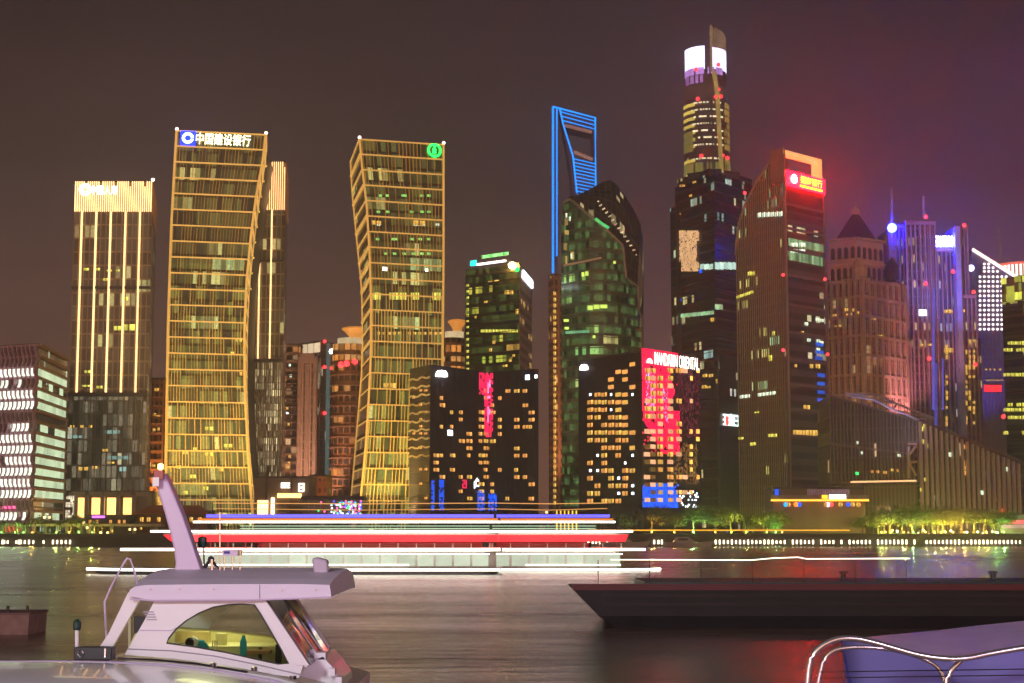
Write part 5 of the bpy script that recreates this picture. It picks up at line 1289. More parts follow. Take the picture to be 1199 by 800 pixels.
# ------------------------------------------------------------------ trees of the far bank
barkm = plain('bark', (.09, .06, .04), .9)
def leafmat(name, c1, c2):
    if name in MC: return MC[name]
    m = N(name); g = m.n('ShaderNodeNewGeometry')
    m.set(base=m.ramp(g.outputs['Random Per Island'], [(0, c1), (1, c2)]), rough=.6); m.b.inputs['Subsurface Weight'].default_value = 0
    MC[name] = m.m; return m.m
leaf_g = leafmat('leaf_green', (.03, .06, .015), (.10, .16, .03))
leaf_y = leafmat('leaf_yellow_green', (.07, .07, .015), (.16, .15, .03))
def tree_meshes(seed, H, Wd, leaf):
    r = random.Random(seed); tm = MB(); cm = MB()
    tm.tube([(0, 0, 0), (r.uniform(-.1, .1), 0, H * .25), (r.uniform(-.2, .2), 0, H * .5), (0, 0, H * .8)], [.22, .17, .12, .03], 6)
    tips = []
    for k in range(8):
        a = r.uniform(0, 6.28); z0 = H * r.uniform(.3, .6); l = Wd * r.uniform(.3, .5); q = (math.cos(a) * l, math.sin(a) * l, z0 + H * r.uniform(.1, .3))
        tm.tube([(0, 0, z0), (q[0] * .5, q[1] * .5, (z0 + q[2]) / 2 + .1), q], [.09, .06, .02], 5); tips.append(q)
    tips += [(0, 0, H * .85), (0, 0, H * .65)]
    for q in tips:
        cr = Wd * r.uniform(.2, .34)
        for _ in range(150):
            d = Vector((r.gauss(0, 1), r.gauss(0, 1), r.gauss(0, .8))).normalized() * cr * r.random() ** .35; c = Vector(q) + d
            if c.z < .4: continue
            s_ = r.uniform(.10, .24); u = Vector((r.gauss(0, 1), r.gauss(0, 1), r.gauss(0, 1))).normalized(); v = u.orthogonal().normalized()
            cm.face([c - u * s_, c + v * s_ * .6, c + u * s_, c - v * s_ * .6])
    return tm, cm
TREE = {}
def tree(x, Y, ytop, label, kind, wd=1.0, group='trees on the far bank', uplight=None, name='tree'):
    p = P(x, 622, Y); H = ZA(ytop, Y) - GROUND; k = (kind, rnd.randrange(3))
    if k not in TREE:
        tm, cm = tree_meshes(hash(k[1]) + (5 if kind else 1), 6.0, 5.2, None)
        a = tm.build('trunk', barkm); b = cm.build('crown', leaf_y if kind else leaf_g); TREE[k] = (a, b); first = True
    else: first = False
    r0 = thing(name, label, 'tree', (p.x, Y, GROUND), group)
    for o in TREE[k]:
        c_ = o if first else o.copy()
        if not first: COL.objects.link(c_)
        c_.parent = r0
    r0.scale = (H / 6 * wd, H / 6 * wd, H / 6); r0.rotation_euler = (0, 0, rnd.uniform(0, 6.28))
    if uplight:
        q = (p.x + rnd.uniform(-.4, .4), Y - 2.2, GROUND + .35)
        lamp('POINT', (q[0], q[1] - .2, q[2] + .6), uplight[0] * 1.9, uplight[1], .15)
        mb = MB(); ball(mb, (q[0], q[1] + .0, q[2] + .0), .24, 6); o = mb.build('garden_light', glow('garden_%s' % uplight[2], uplight[1], 5, 0), label='small round garden light at the foot of a %s lit tree' % uplight[2], cat='lamp', group='garden lights on the far bank')
        o.visible_shadow = True
YG = (.75, 1, .12); GR = (.35, 1, .2); OR = (1, .6, .12)
for x, yt, col in ((1028, 597, YG), (1042, 594, YG), (1056, 596, OR), (1068, 592, GR), (1080, 594, OR), (1092, 598, YG), (1104, 595, OR), (1114, 599, OR), (1126, 596, OR), (1140, 597, YG), (1152, 598, OR), (1164, 596, GR), (1172, 600, GR), (1035, 600, OR), (1098, 602, YG)):
    nm = {YG: 'yellow green', GR: 'green', OR: 'amber'}[col]
    tree(x, 394 + rnd.uniform(-3, 5), yt, '%s lit round tree in the dense row below the wedge hall' % nm, 1 if col != GR else 0, 1.35, 'trees below the wedge hall', (1100, col, nm))
for x, yt, col, pw in ((763, 594, OR, 1300), (812, 592, GR, 2400), (856, 596, YG, 1100), (898, 598, YG, 900), (905, 606, GR, 900), (838, 604, OR, 150), (790, 602, OR, 100), (915, 600, OR, 150), (872, 603, YG, 250)):
    nm = {YG: 'yellow green', GR: 'green', OR: 'amber'}[col]
    lab = {763: 'amber lit tree in front of the lettered hotel', 812: 'brightest green lit tree right of the lettered hotel', 856: 'yellow green lit tree below the near black tower', 898: 'dim yellow green tree left of the terrace restaurant'}.get(x, 'small dim %s lit tree on the promenade near pixel lamps' % nm)
    tree(x, 395 + rnd.uniform(-3, 3), yt, lab.replace(' near pixel lamps', ' between the bigger trees'), 0 if col == GR else 1, 1.3, 'trees in the middle of the far bank', (pw, col, nm))
for x in (40, 62, 88, 118, 130, 158, 250, 330, 400, 455, 540, 585, 610, 640, 700, 730, 1010, 1186):
    tree(x, 408 + rnd.uniform(-3, 3), rnd.uniform(602, 610), 'low dark unlit tree on the far bank', 0, 1.5, 'dark trees on the far bank')
def palm(x, Y, ytop, col, pw, label):
    p = P(x, 625, Y); H = ZA(ytop, Y) - GROUND + .6; t = thing('palm_tree', label, 'palm', (p.x, Y, GROUND), 'palms on the left promenade'); r = random.Random(int(x))
    mb = MB(); mb.tube([(p.x, Y, GROUND), (p.x + .1, Y, GROUND + H * .35), (p.x, Y, GROUND + H * .68)], [.3, .2, .2], 7); mb.build('trunk', barkm, t)
    mb = MB()
    for k in range(22):
        a = k * 2.4 + r.random(); up = r.uniform(.2, 1.0); L_ = H * .42; c0 = Vector((p.x, Y, GROUND + H * .66)); pts = []
        for s in range(6):
            q = s / 5; pts.append(c0 + Vector((math.cos(a) * L_ * q, math.sin(a) * L_ * q, L_ * (up * q * 1.1 - q * q * .9))))
        for s in range(5):
            d = (pts[s + 1] - pts[s]); sd = d.cross(Vector((0, 0, 1))).normalized()
            for g in (-1, 1):
                for f_ in (.0, .5):
                    b0 = pts[s].lerp(pts[s + 1], f_); mb.face([b0, b0 + d * .3, b0 + d * .5 + sd * g * L_ * .2 + Vector((0, 0, -.15))])
    mb.build('crown', leaf_g if col != OR else leaf_y, t)
    q = (p.x, Y - 1.6, GROUND + .3); lamp('POINT', (q[0], q[1] - .3, q[2] + .6), pw * 1.1, col, .15)
    nm = 'amber' if col == OR else 'green'
    mb = MB(); ball(mb, q, .2, 6); mb.build('garden_light', glow('garden_' + nm, col, 5, 0), label='small round garden light at the foot of a %s lit palm' % nm, cat='lamp', group='garden lights under the palms')
for i, (x, yt, col, pw) in enumerate(((4, 608, GR, 800), (20, 608, GR, 700), (30, 612, GR, 500), (40, 603, OR, 700), (68, 612, YG, 800), (83, 606, OR, 800), (94, 606, GR, 500), (110, 608, YG, 900), (119, 616, OR, 500))):
    palm(x, 391 + (i % 3), yt, col, pw, ['green lit palm at the far left edge', 'green lit palm second from the left', 'short green lit palm left of the tall amber one', 'tall amber lit palm below the fin block', 'isolated yellow green palm in the gap', 'bushy amber palm left of the pale palm', 'pale green palm between amber and yellow green', 'bright yellow green palm right of the bushy pair', 'smallest amber palm at the right end of the row'][i])
for x, y in ((52, 606), (58, 606), (152, 620), (158, 620), (165, 619), (98, 612), (102, 618), (118, 624), (126, 624), (131, 622), (640, 600), (500, 626)):
    p = P(x, y, 392); t = thing('globe_lamp', 'small amber globe lamp on the far promenade', 'lamp', (p.x, 392, GROUND), 'amber globe lamps')
    mb = MB(); ball(mb, p, .35, 8); mb.build('globe', warm2 if x % 2 else goldhot, t); mb = MB(); mb.tube([(p.x, 392, GROUND), (p.x, 392, p.z - .3)], .06, 5); mb.build('post', metal_dk, t)
for x in [1026 + 6.2 * i for i in range(25)]:
    p = P(x + rnd.uniform(-1, 1), rnd.uniform(621, 629), 389); t = thing('garden_lantern', 'tiny amber lantern among the trees below the wedge hall', 'lamp', (p.x, 389, GROUND - .5), 'tiny amber lanterns')
    mb = MB(); ball(mb, p, rnd.uniform(.16, .3), 6); mb.build('globe', goldhot if rnd.random() < .6 else whitel, t)
    mb = MB(); mb.tube([(p.x, 389, GROUND - .5), (p.x, 389, p.z)], .04, 4); mb.build('post', metal_dk, t)
# ------------------------------------------------------------------ sightseeing boats at rest; their light strips stand in for light trails
white_p = plain('boat_white', (.55, .53, .50), .35, var=.08)
dark_h = plain('boat_dark_hull', (.03, .035, .04), .3)
strip_w = glow('white_trail_glow', (1, .93, .78), 5.5, .1, .1)
strip_g = glow('mint_trail_glow', (.6, .95, .6), .85, .2, .1)
strip_r = glow('red_trail_glow', (1, .02, .03), 2.4, .25, .2)
strip_b = glow('blue_trail_glow', (.16, .13, 1), 1.7, .2, .1)
strip_o = glow('orange_trail_glow', (1, .25, .03), 1.2, .25, .1)
wire_o = glow('wire_orange', (1, .45, .12), 1.0, .2, .1)
cabin_g = glow('cabin_window_light', (.78, .88, .66), .80, .25, .6)
def cruise(label, x0, x1, Y, bow, up=True, seg=None):
    """three deck sightseeing boat; x0,x1: hull ends (m), bow: -1 left, +1 right"""
    def z(py): return ZA(py, Y)
    L = x1 - x0; t = thing('sightseeing_boat', label, 'boat', ((x0 + x1) / 2, Y + 3.5, 0), 'lit sightseeing boats on the river')
    Wd = 7.0; yf, yb = Y, Y + Wd
    def fx(s): return x0 + L * s if bow < 0 else x1 - L * s      # s = 0 at the bow
    def outline(zz, s0, s1, sh=0, pt=.16):
        P_ = []
        for s, w in ((s0, .04), (s0 + pt * .35, .55), (s0 + pt * .7, .85), (s0 + pt, 1), (s1 - .03, 1), (s1, .8)):
            P_.append((fx(s), yf + Wd / 2 - Wd / 2 * (w - sh), zz))
        return P_ + [(x, 2 * (yf + Wd / 2) - y, q) for x, y, q in P_[::-1]]
    mb = MB(); mb.loft([outline(-.6, .05, .97), outline(.15, .02, .99), outline(z(665), 0, 1)]); mb.build('hull', dark_h, t)
    mb = MB(); 
    def strip(mat, py, r, s0, s1, name='light_strip', off=.12, w=0):
        mb = MB(); zz = z(py); pts = [(fx(s), yf + Wd / 2 - Wd / 2 * ww - off, zz) for s, ww in ((s0, .06 if s0 < .1 else 1), (s0 + .06, .6 if s0 < .1 else 1), (s0 + .11, .88 if s0 < .1 else 1), (s0 + .17, 1), (s1, 1))]
        mb.tube(pts, r, 6); mb.build(name, mat, t)
    strip(strip_w, 667.3, .125, 0.0, .995); 
    # lower cabin
    mb = MB(); mb.loft([outline(z(665) + .003, .22, .985, .12, .04), outline(z(646), .23, .985, .12, .04)]); mb.build('lower_cabin', white_p, t)
    a, b = sorted((fx(.235), fx(.97))); n = max(4, int((b - a) / 1.55)); yy = yf + Wd * .06 - .02
    for i in range(n):
        xa = a + (b - a) * (i + .06) / n; xb = a + (b - a) * (i + .94) / n
        mb = MB(); mb.box(xa, xb, yy - .03, yy + .01, z(663), z(650)); mb.build('window', cabin_g, t)
    strip(strip_w, 648.8, .05, .23, .97)
    strip(strip_w, 661.5, .06, .24, .78)
    mb = MB(); mb.loft([outline(z(646) + .003, .14, 1, .0), outline(z(642), .14, 1, .0)]); mb.build('middle_deck', white_p, t)
    strip(strip_w, 643.5, .13, .10, .995)
    # open middle deck: posts, rail, red lit fascia
    mb = MB(); mb.loft([outline(z(642) + .003, .4, .95, .35, .03), outline(z(636), .4, .95, .35, .03)]); mb.build('middle_cabin', plain('cabin_brown', (.16, .11, .08), .5), t)
    for i in range(n + 1):
        X = a + (b - a) * i / n; 
        for yq in (yf + .16, yb - .16): mb = MB(); mb.box(X - .04, X + .04, yq - .04, yq + .04, z(642) + .003, z(636)); mb.build('post', white_p, t)
    mb = MB(); mb.loft([outline(z(634.5), .20, .99, .0, .1), outline(z(626.5), .18, .99, .0, .1)]); mb.build('red_fascia', strip_r, t)
    strip(strip_w, 622.3, .11, .17, .995, off=.15)
    mb = MB(); mb.loft([outline(z(626.4), .18, .99, .0, .1), outline(z(621), .18, .99, .0, .1)]); mb.build('top_deck', white_p, t)
    if not up: return t, fx, z
    # top deck rails and canopy
    for py in (616, 619): strip(strip_g, py, .045, .38, .97, 'rail_light', off=.0)
    for i in range(n + 1):
        X = a + (b - a) * i / n
        for yy_ in (yf + .15, yb - .15):
            mb = MB(); mb.tube([(X, yy_, z(621)), (X, yy_, z(605.5))], .04, 5); mb.build('canopy_post', metal_dk, t)
    strip(strip_w, 611.3, .10, .27, .995, off=.05)
    mb = MB(); mb.loft([outline(z(610.5), .27, .995, .03, .08), outline(z(607), .27, .995, .03, .08)]); mb.build('canopy', plain('canopy_brown', (.2, .13, .1), .5), t)
    strip(strip_o, 608.2, .09, .28, .99, 'light_strip', off=.04); strip(strip_b, 604.3, .17, .3, .98, 'light_strip', off=.02)
    mb = MB(); mb.loft([outline(z(606.9), .3, .985, .05, .05), outline(z(602.2), .3, .985, .1, .05)]); mb.build('canopy_top', plain('canopy_blue_paint', (.08, .08, .3), .4), t)
    for s in (.3, .98):
        X = fx(s); mb = MB(); mb.tube([(X, Y + 3, z(603)), (X, Y + 3, z(586))], [.07, .04], 6); mb.build('mast', metal_dk, t)
    mb = MB(); mb.tube([(fx(.3), Y + 3, z(588.5)), (fx(.64), Y + 3, z(589.5)), (fx(.98), Y + 3, z(588.5))], .04, 4); mb.build('light_wire', wire_o, t)
    mb = MB(); mb.tube([(fx(.3), Y + 3.1, z(595)), (fx(.64), Y + 3, z(597)), (fx(.98), Y + 3, z(595.5))], .032, 4); mb.build('light_wire', wire_o, t)
    return t, fx, z
YB = 146.0
def bx(px, py=640, Y=YB): return XA(px, py, Y)
cruise('long three deck sightseeing boat with white, red and blue light strips, bow to the left', bx(92), bx(588), YB, -1)
cruise('shorter three deck sightseeing boat with red fascia and pale windows right of the long one', XA(570, 640, YB + 10), XA(776, 640, YB + 10), YB + 10, 1)

# far moored launches in front of the quay
def launch(x0, x1, Y, label):
    a, b = XA(x0, 635, Y), XA(x1, 635, Y); L = b - a; t = thing('moored_launch', label, 'boat', ((a + b) / 2, Y, 0), 'grey launches moored at the far quay')
    mb = MB(); gp = plain('launch_grey', (.42, .36, .38), .4)
    mb.loft([[(a + L * .08, Y - .8, -.3), (b - L * .2, Y - .9, -.3), (b - L * .08, Y, -.3), (b - L * .2, Y + .9, -.3), (a + L * .08, Y + .8, -.3)], [(a, Y - 1.3, 1.1), (b - L * .25, Y - 1.4, 1.1), (b, Y, 1.4), (b - L * .25, Y + 1.4, 1.1), (a, Y + 1.3, 1.1)]]); mb.build('hull', gp, t)
    mb = MB(); mb.loft([[(a + L * .2, Y - .9, 1.1), (b - L * .35, Y - .9, 1.1), (b - L * .35, Y + .9, 1.1), (a + L * .2, Y + .9, 1.1)], [(a + L * .27, Y - .7, 2.3), (b - L * .5, Y - .7, 2.3), (b - L * .5, Y + .7, 2.3), (a + L * .27, Y + .7, 2.3)]]); mb.build('cabin', gp, t)
    mb = MB(); mb.box(a + L * .3, b - L * .52, Y - .93, Y - .86, 1.5, 2.0); mb.build('window', arch, t)
    mb = MB(); mb.tube([(a + L * .4, Y, 2.3), (a + L * .4, Y, 4.2)], .05, 5); mb.build('mast', metal_dk, t)
launch(702, 762, 374, 'grey launch moored left of the longer one by the far quay'); launch(776, 836, 372, 'longer grey launch moored at the far quay, right of the other launch')

# dark cargo barge, right
Y = 67.0; zt = ZA(684, Y); xa, xb = XA(672, 700, Y), 34.0
t = thing('cargo_barge', 'low black cargo barge lying across the right half of the river', 'barge', ((xa + xb) / 2, Y + 3, 0))
hullm = plain('barge_black', (.009, .009, .014), .6, var=.4, scale=.8)
mb = MB(); mb.loft([[(xa + 2.6, Y + .3, -.6), (xb, Y + .3, -.6), (xb, Y + 7.7, -.6), (xa + 2.6, Y + 7.7, -.6)], [(xa + 1.0, Y, .5), (xb, Y, .5), (xb, Y + 8, .5), (xa + 1.0, Y + 8, .5)], [(xa, Y, zt - .25), (xb, Y, zt - .25), (xb, Y + 8, zt - .25), (xa, Y + 8, zt - .25)]]); mb.build('hull', hullm, t)
mb = MB()
for zz in (.9, 1.25): mb.box(xa + 1.2, xb, Y - .10, Y + .02, zz, zz + .12)
mb.build('rubbing_strake', plain('barge_rust', (.02, .016, .018), .6, var=.4), t)
mb = MB(); mb.box(xa - .05, xb, Y - .08, Y + .2, zt - .247, zt); mb.build('gunwale', plain('barge_maroon', (.12, .02, .03), .5), t)
mb = MB(); mb.box(xa + 3, xb - 1, Y + 1.2, Y + 7, zt - .247, zt + .05); mb.build('hatch_cover', plain('hatch_teal', (.03, .07, .07), .5), t)
for i in range(15):
    X = xa + 1 + i * 2.1
    if X < XA(1070, 655, Y):
        mb = MB(); mb.tube([(X, Y + .1, zt), (X, Y + .1, ZA(656, Y))], .02, 5); mb.build('stanchion', metal_dk, t)
mb = MB(); zr = ZA(655.5, Y); pts = [(XA(715, 655, Y), Y + .1, zr), (XA(880, 655, Y), Y + .1, zr - .02), (XA(905, 655, Y), Y + .1, zr + .06), (XA(935, 655, Y), Y + .1, zr + .10), (XA(945, 655, Y), Y + .1, zr + .03), (XA(1066, 655, Y), Y + .1, zr + .05)]
mb.tube(pts, .022, 5); mb.build('lit_handrail', glow('pale_trail_glow', (1, .95, .75), 2.2, .2, .3), t)  # glowing rail added in place of a pale light trail
for k in range(6):
    X = XA(640, 700, Y) + k * 6.5
    if X > xa + 6: mb = MB(); mb.lathe((X, Y + 4.4, zt), [(.12, 0), (.12, .3), (.2, .32), (.2, .4), (.01, .42)], 8); mb.build('bollard', metal_dk, t)

# floating pontoon, left
Y = 63.0; t = thing('pontoon', 'squat dull pink floating pontoon cut by the left frame edge', 'pontoon', (XA(5, 728, Y), Y + 1, 0)); a, b = XA(-40, 728, Y), XA(34, 728, Y)
mb = MB(); zt = ZA(720, Y); mb.loft([[(a, Y, -.3), (b - .05, Y, -.3), (b - .05, Y + 2.4, -.3), (a, Y + 2.4, -.3)], [(a, Y, zt), (b, Y, zt), (b, Y + 2.4, zt), (a, Y + 2.4, zt)]]); mb.build('float', plain('pontoon_pink', (.30, .18, .17), .6, var=.3, scale=2), t)
mb = MB(); mb.box(a, b + .05, Y - .06, Y + 2.46, zt + .002, zt + .08); mb.build('deck', plain('pontoon_deck', (.20, .12, .12), .7), t)
for x in (-20, 6, 29): mb = MB(); X = XA(x, 728, Y); mb.lathe((X, Y + .3, zt + .08), [(.06, 0), (.06, .18), (.1, .2), (.01, .25)], 8); mb.build('bollard', metal_dk, t)

# ------------------------------------------------------------------ the motor yacht in the foreground
gel = plain('gelcoat', (.80, .78, .80), .22, var=.03); gel.node_tree.nodes['Principled BSDF'].inputs['Coat Weight'].default_value = .3
gel2 = plain('gelcoat_lilac', (.62, .50, .68), .3, var=.05)
chrome = plain('stainless', (.75, .74, .76), .12, 1.0, .03)
black = plain('black_rubber', (.02, .02, .022), .5)
YN, YF_, YM = 24.0, 27.4, 25.7
t = thing('motor_yacht', 'white motor yacht with raked radar arch and lit cabin moored in the near left corner', 'yacht', (XA(270, 700, YM), YM, 0))
def poly(pts, Y): return [P(x, y, Y) for x, y in pts]
def panel_with_hole(outer, hole, thick, name, mat):
    bm = bmesh.new()
    def loop(pts):
        vs = [bm.verts.new(p) for p in pts]; return [bm.edges.new((vs[i], vs[(i + 1) % len(vs)])) for i in range(len(vs))]
    es = loop(outer) + (loop(hole) if hole else [])
    bmesh.ops.triangle_fill(bm, use_beauty=True, use_dissolve=False, edges=es)
    geo = bmesh.ops.extrude_face_region(bm, geom=bm.faces[:]); bmesh.ops.translate(bm, verts=[v for v in geo['geom'] if isinstance(v, bmesh.types.BMVert)], vec=(0, thick, 0))
    bmesh.ops.recalc_face_normals(bm, faces=bm.faces)
    me = bpy.data.meshes.new(name); org = ORG[t.name]; bmesh.ops.translate(bm, verts=bm.verts, vec=-org); bm.to_mesh(me); bm.free(); me.materials.append(mat)
    o = bpy.data.objects.new(name, me); COL.objects.link(o); o.parent = t; ORG[o.name] = org; return o
def smooth_closed(pts, it=2):
    for _ in range(it):
        q = []
        for i in range(len(pts)):
            a, b = pts[i], pts[(i + 1) % len(pts)]; q += [(a[0] * .75 + b[0] * .25, a[1] * .75 + b[1] * .25), (a[0] * .25 + b[0] * .75, a[1] * .25 + b[1] * .75)]
        pts = q
    return pts
side = [(181, 703), (302, 703), (318, 728), (338, 757), (355, 779), (350, 794), (320, 790), (285, 783), (240, 776), (200, 771), (146, 767), (158, 746), (170, 725)]
win = [(195, 753), (198, 747), (206, 737), (218, 727), (233, 718), (250, 711), (268, 708), (285, 707.5), (298, 708.5), (305, 719), (318, 741), (330, 762), (338, 777), (326, 777.5), (300, 772), (265, 764), (228, 757.5)]
cs_ = panel_with_hole(poly(side, YN), poly(win, YN), .06, 'cabin_side', gel)
SH = (YF_ - YN)
def far(pts): return [P(x, y, YN) + Vector((0, SH, 0)) for x, y in pts]
panel_with_hole(far(side), far([(x, y) for x, y in win]), -.06, 'cabin_side', gel)
glassm = N('yacht_glass'); glassm.set(base=(.55, .62, .45), rough=.03, trans=1.0); glassm.b.inputs['IOR'].default_value = 1.12; glassm = glassm.m
mb = MB(); mb.prism([p + Vector((0, .025, 0)) for p in poly(win, YN)], (0, .008, 0)); mb.build('side_window', glassm, cs_)
mb = MB(); mb.tube([p + Vector((0, -.005, 0)) for p in poly(win, YN)], .012, 6, closed=True); mb.build('window_seal', plain('seal_grey', (.05, .05, .04), .5), cs_)
# hardtop
rt = [(150, 697), (153, 690), (160, 686), (175, 683.5), (398, 684)]
prof = poly([(150, 698), (152, 691), (158, 687), (172, 685), (265, 684), (350, 684), (386, 685), (388, 699), (300, 702.5), (181, 703.5)], YN - .12)
def roofring(y, dz, inset):
    c = prof[0].lerp(prof[7], .5)
    return [Vector((c.x + (p.x - c.x) * (1 - inset), y, p.z + dz * (1 if i in (2, 3, 4, 5, 6) else .2))) for i, p in enumerate(prof)]
rings = [roofring(YN - .12, 0, 0), roofring(YN + .25, .07, -.012), roofring(YN + .9, .14, -.03), roofring(YM, .19, -.05), roofring(YF_ - .9, .14, -.03), roofring(YF_ - .25, .07, -.012), roofring(YF_ + .12, 0, 0)]
mb = MB(); mb.loft(rings); mb.build('hardtop', plain('hardtop_gelcoat', (.70, .62, .74), .55, var=.05), t)
mb = MB(); mb.tube([P(152, 701.5, YN - .13), P(181, 703.2, YN - .14), P(300, 702.5, YN - .14), P(388, 699.5, YN - .14)], .014, 6); mb.build('hardtop_lip', gel2, t)
mb = MB(); mb.tube([P(304, 684.5, YN - .125), P(304, 701, YN - .127)], .006, 4); mb.build('roof_seam', plain('seam_grey', (.4, .36, .42), .5), t)
# aft strut and aft bulkhead with dark window
mb = MB(); mb.prism(poly([(150, 694), (165, 699), (158, 712), (132, 757), (117, 757), (127, 742)], YN - .02), (0, .10, 0)); mb.build('aft_strut', gel, t)
mb = MB(); mb.prism([p + Vector((0, SH, 0)) for p in poly([(150, 694), (165, 699), (158, 712), (132, 757), (117, 757), (127, 742)], YN)], (0, -.1, 0)); mb.build('aft_strut', gel, t)
mb = MB(); mb.prism(poly([(150, 722), (153, 722), (153, 760), (150, 760)], YF_ - .3), (0, .05, 0)); mb.build('door_frame', plain('cream_trim', (.6, .55, .35), .5), t)
mb = MB(); mb.prism(poly([(157, 722), (174, 722), (174, 748), (157, 748)], YF_ - .2), (0, .04, 0)); mb.build('door_window', black, t)
# windscreen: near pillar, slanted panes, centre bar
tN, bN = P(303, 703, YN), P(354, 779, YN); tC, bC = P(329, 705, YM), P(379, 768, YM); tFf, bFf = tN + Vector((0, SH, 0)), bN + Vector((0, SH, 0))
tC.z = tN.z + .02; bC.z = bN.z + .02
def bar(a, b, r, mat, name): mb = MB(); mb.tube([a, b], r, 8); return mb.build(name, mat, t)
mb = MB(); d = Vector((.17, 0, 0)); o_ = Vector((0, -.025, 0)); i_ = Vector((.03, .12, 0)); mb.hexa([tN - d * .45 + o_, tN + d * .6 + o_, bN + d * .6 + o_, bN - d * .5 + o_, tN - d * .45 + i_, tN + d * .6 + i_, bN + d * .6 + i_, bN - d * .5 + i_]); mb.build('windscreen_pillar', gel, t)
wg = N('windscreen_glass'); wg.set(base=(.35, .36, .33), rough=.05, trans=.85); wg.b.inputs['IOR'].default_value = 1.15; wg = wg.m
for A_, B_, C_, D_ in ((tN + d * .7, bN + d * .7, bC, tC), (tC, bC, bFf, tFf)):
    mb = MB(); n_ = (B_ - A_).cross(D_ - A_).normalized() * .01; mb.hexa([A_, B_, C_, D_, A_ + n_, B_ + n_, C_ + n_, D_ + n_]); ws_ = mb.build('windscreen', wg, t)
bar(tC, bC, .035, chrome, 'windscreen_bar'); bar(tFf, bFf, .04, gel, 'windscreen_pillar')
for k in (.35, .62):
    a, b = tN.lerp(tC, k), bN.lerp(bC, k); bar(a.lerp(b, .25) + Vector((.03, -.02, .03)), b + Vector((.05, -.02, .02)), .013, chrome if k > .5 else black, 'wiper').parent = ws_
bar(bN + Vector((.05, 0, .0)), bC, .03, gel, 'windscreen_sill'); bar(tN, tC, .03, plain('shade_grey', (.3, .28, .32), .5), 'windscreen_header')
mb = MB(); ball(mb, P(366, 765, YN + .7), .07); mb.box(P(366, 765, YN).x - .05, P(366, 765, YN).x + .12, YN + .6, YN + .9, P(366, 768, YN).z - .1, P(366, 768, YN).z); mb.build('wiper_motor', gel, t)
# interior: floor, settee, cushions, towel, table, speaker, helm
def ib(x0, y0, x1, y1, Y0, D, mat, name, bev=0):
    a, b = P(x0, y1, Y0), P(x1, y0, Y0); mb = MB(); mb.box(a.x, b.x, Y0, Y0 + D, a.z, b.z); return mb.build(name, mat, t)
cream = plain('cream_leather', (.62, .55, .28), .55, var=.08, scale=3)
q = poly([(158, 742), (200, 736), (262, 741), (315, 747), (338, 752), (372, 800), (130, 800)], YM + .3)
mb = MB(); mb.prism(q, (0, .5, 0)); mb.build('settee_back', cream, t)
ib(200, 757, 335, 792, YM - .6, .9, plain('cream_seat', (.66, .6, .32), .6), 'settee')
ib(252, 742, 264, 760, YM - .4, .16, cream, 'headrest'); ib(205, 740, 244, 752, YM - .1, .2, plain('tan_cushion', (.5, .38, .16), .6), 'cushion')
towel = plain('cyan_towel', (.02, .45, .62), .7, var=.2, scale=6)
mb = MB(); mb.loft([[P(x, y, YN + .9 + dy) for x, y, dy in ((281, 771, 0), (289, 771, 0), (289, 771, .12), (281, 771, .12))], [P(x, y, YN + .9 + dy) for x, y, dy in ((281, 752, 0), (289, 752, 0), (289, 752, .12), (281, 752, .12))], [P(x, y, YN + .9 + dy) for x, y, dy in ((284, 744, 0), (286.5, 744, 0), (286.5, 744, .08), (284, 744, .08))]]); mb.build('folded_towel', towel, t)
mb = MB(); mb.tube([P(229, 753, YN + .7), P(236, 754, YN + .7), P(243, 761, YN + .7)], [.05, .07, .05], 8); mb.build('blue_cushion', towel, t)
mb = MB(); c = P(222.5, 752.5, YN + .6); ball(mb, c, .075, 12); mb.build('speaker', black, t); mb = MB(); c = P(226, 752, YN + .64); ball(mb, c, .085, 12); mb.build('speaker_shell', gel, t)
ib(288, 762, 316, 766, YN + .9, .5, plain('teak', (.45, .24, .08), .5), 'table_top'); ib(302, 758, 307, 790, YN + 1.1, .06, black, 'table_leg'); ib(322, 755, 329, 790, YN + 1.0, .3, black, 'helm_seat')
ib(330, 768, 336, 790, YN + .8, .3, plain('olive_seat', (.3, .28, .08), .6), 'helm_console')
for k in range(3): bar(P(249 + k * 2.5, 750, YN + 1), P(249 + k * 2.5, 762, YN + 1), .008, chrome, 'bottle')
lamp('AREA', (P(262, 706, YM).x, YM - .3, P(262, 706, YM).z - .06), 22, (1, .93, .55), 1.0, target=(P(262, 790, YM).x, YM - .3, 0))
mb = MB(); p = P(262, 704, YM); mb.box(p.x - .2, p.x + .2, YM - .5, YM - .1, p.z - .03, p.z - .01); mb.build('cabin_lamp', whitel, t)
# the yacht's own hull and side deck
dk_ = [P(x, y, YN - .3) for x, y in ((119, 773), (200, 777), (260, 783), (320, 793), (380, 808), (405, 815))]
dfar = [Vector((p.x, YF_ + .25, p.z)) for p in dk_]; low = [Vector((p.x + (.5 if i == 0 else 0), YN + .1, -.3)) for i, p in enumerate(dk_)]; lowf = [Vector((p.x, YF_ - .2, -.3)) for p in low]
mb = MB()
for i in range(len(dk_) - 1): mb.face([dk_[i], dk_[i + 1], low[i + 1], low[i]]); mb.face([dfar[i], dfar[i + 1], lowf[i + 1], lowf[i]])
mb.face([dk_[0], low[0], lowf[0], dfar[0]]); mb.face([dk_[-1], low[-1], lowf[-1], dfar[-1]]); mb.build('hull', gel, t)
mb = MB()
for i in range(len(dk_) - 1): mb.face([dk_[i], dk_[i + 1], dfar[i + 1], dfar[i]])
mb.build('side_deck', plain('deck_beige', (.50, .44, .36), .35, var=.1, scale=1.5), t)
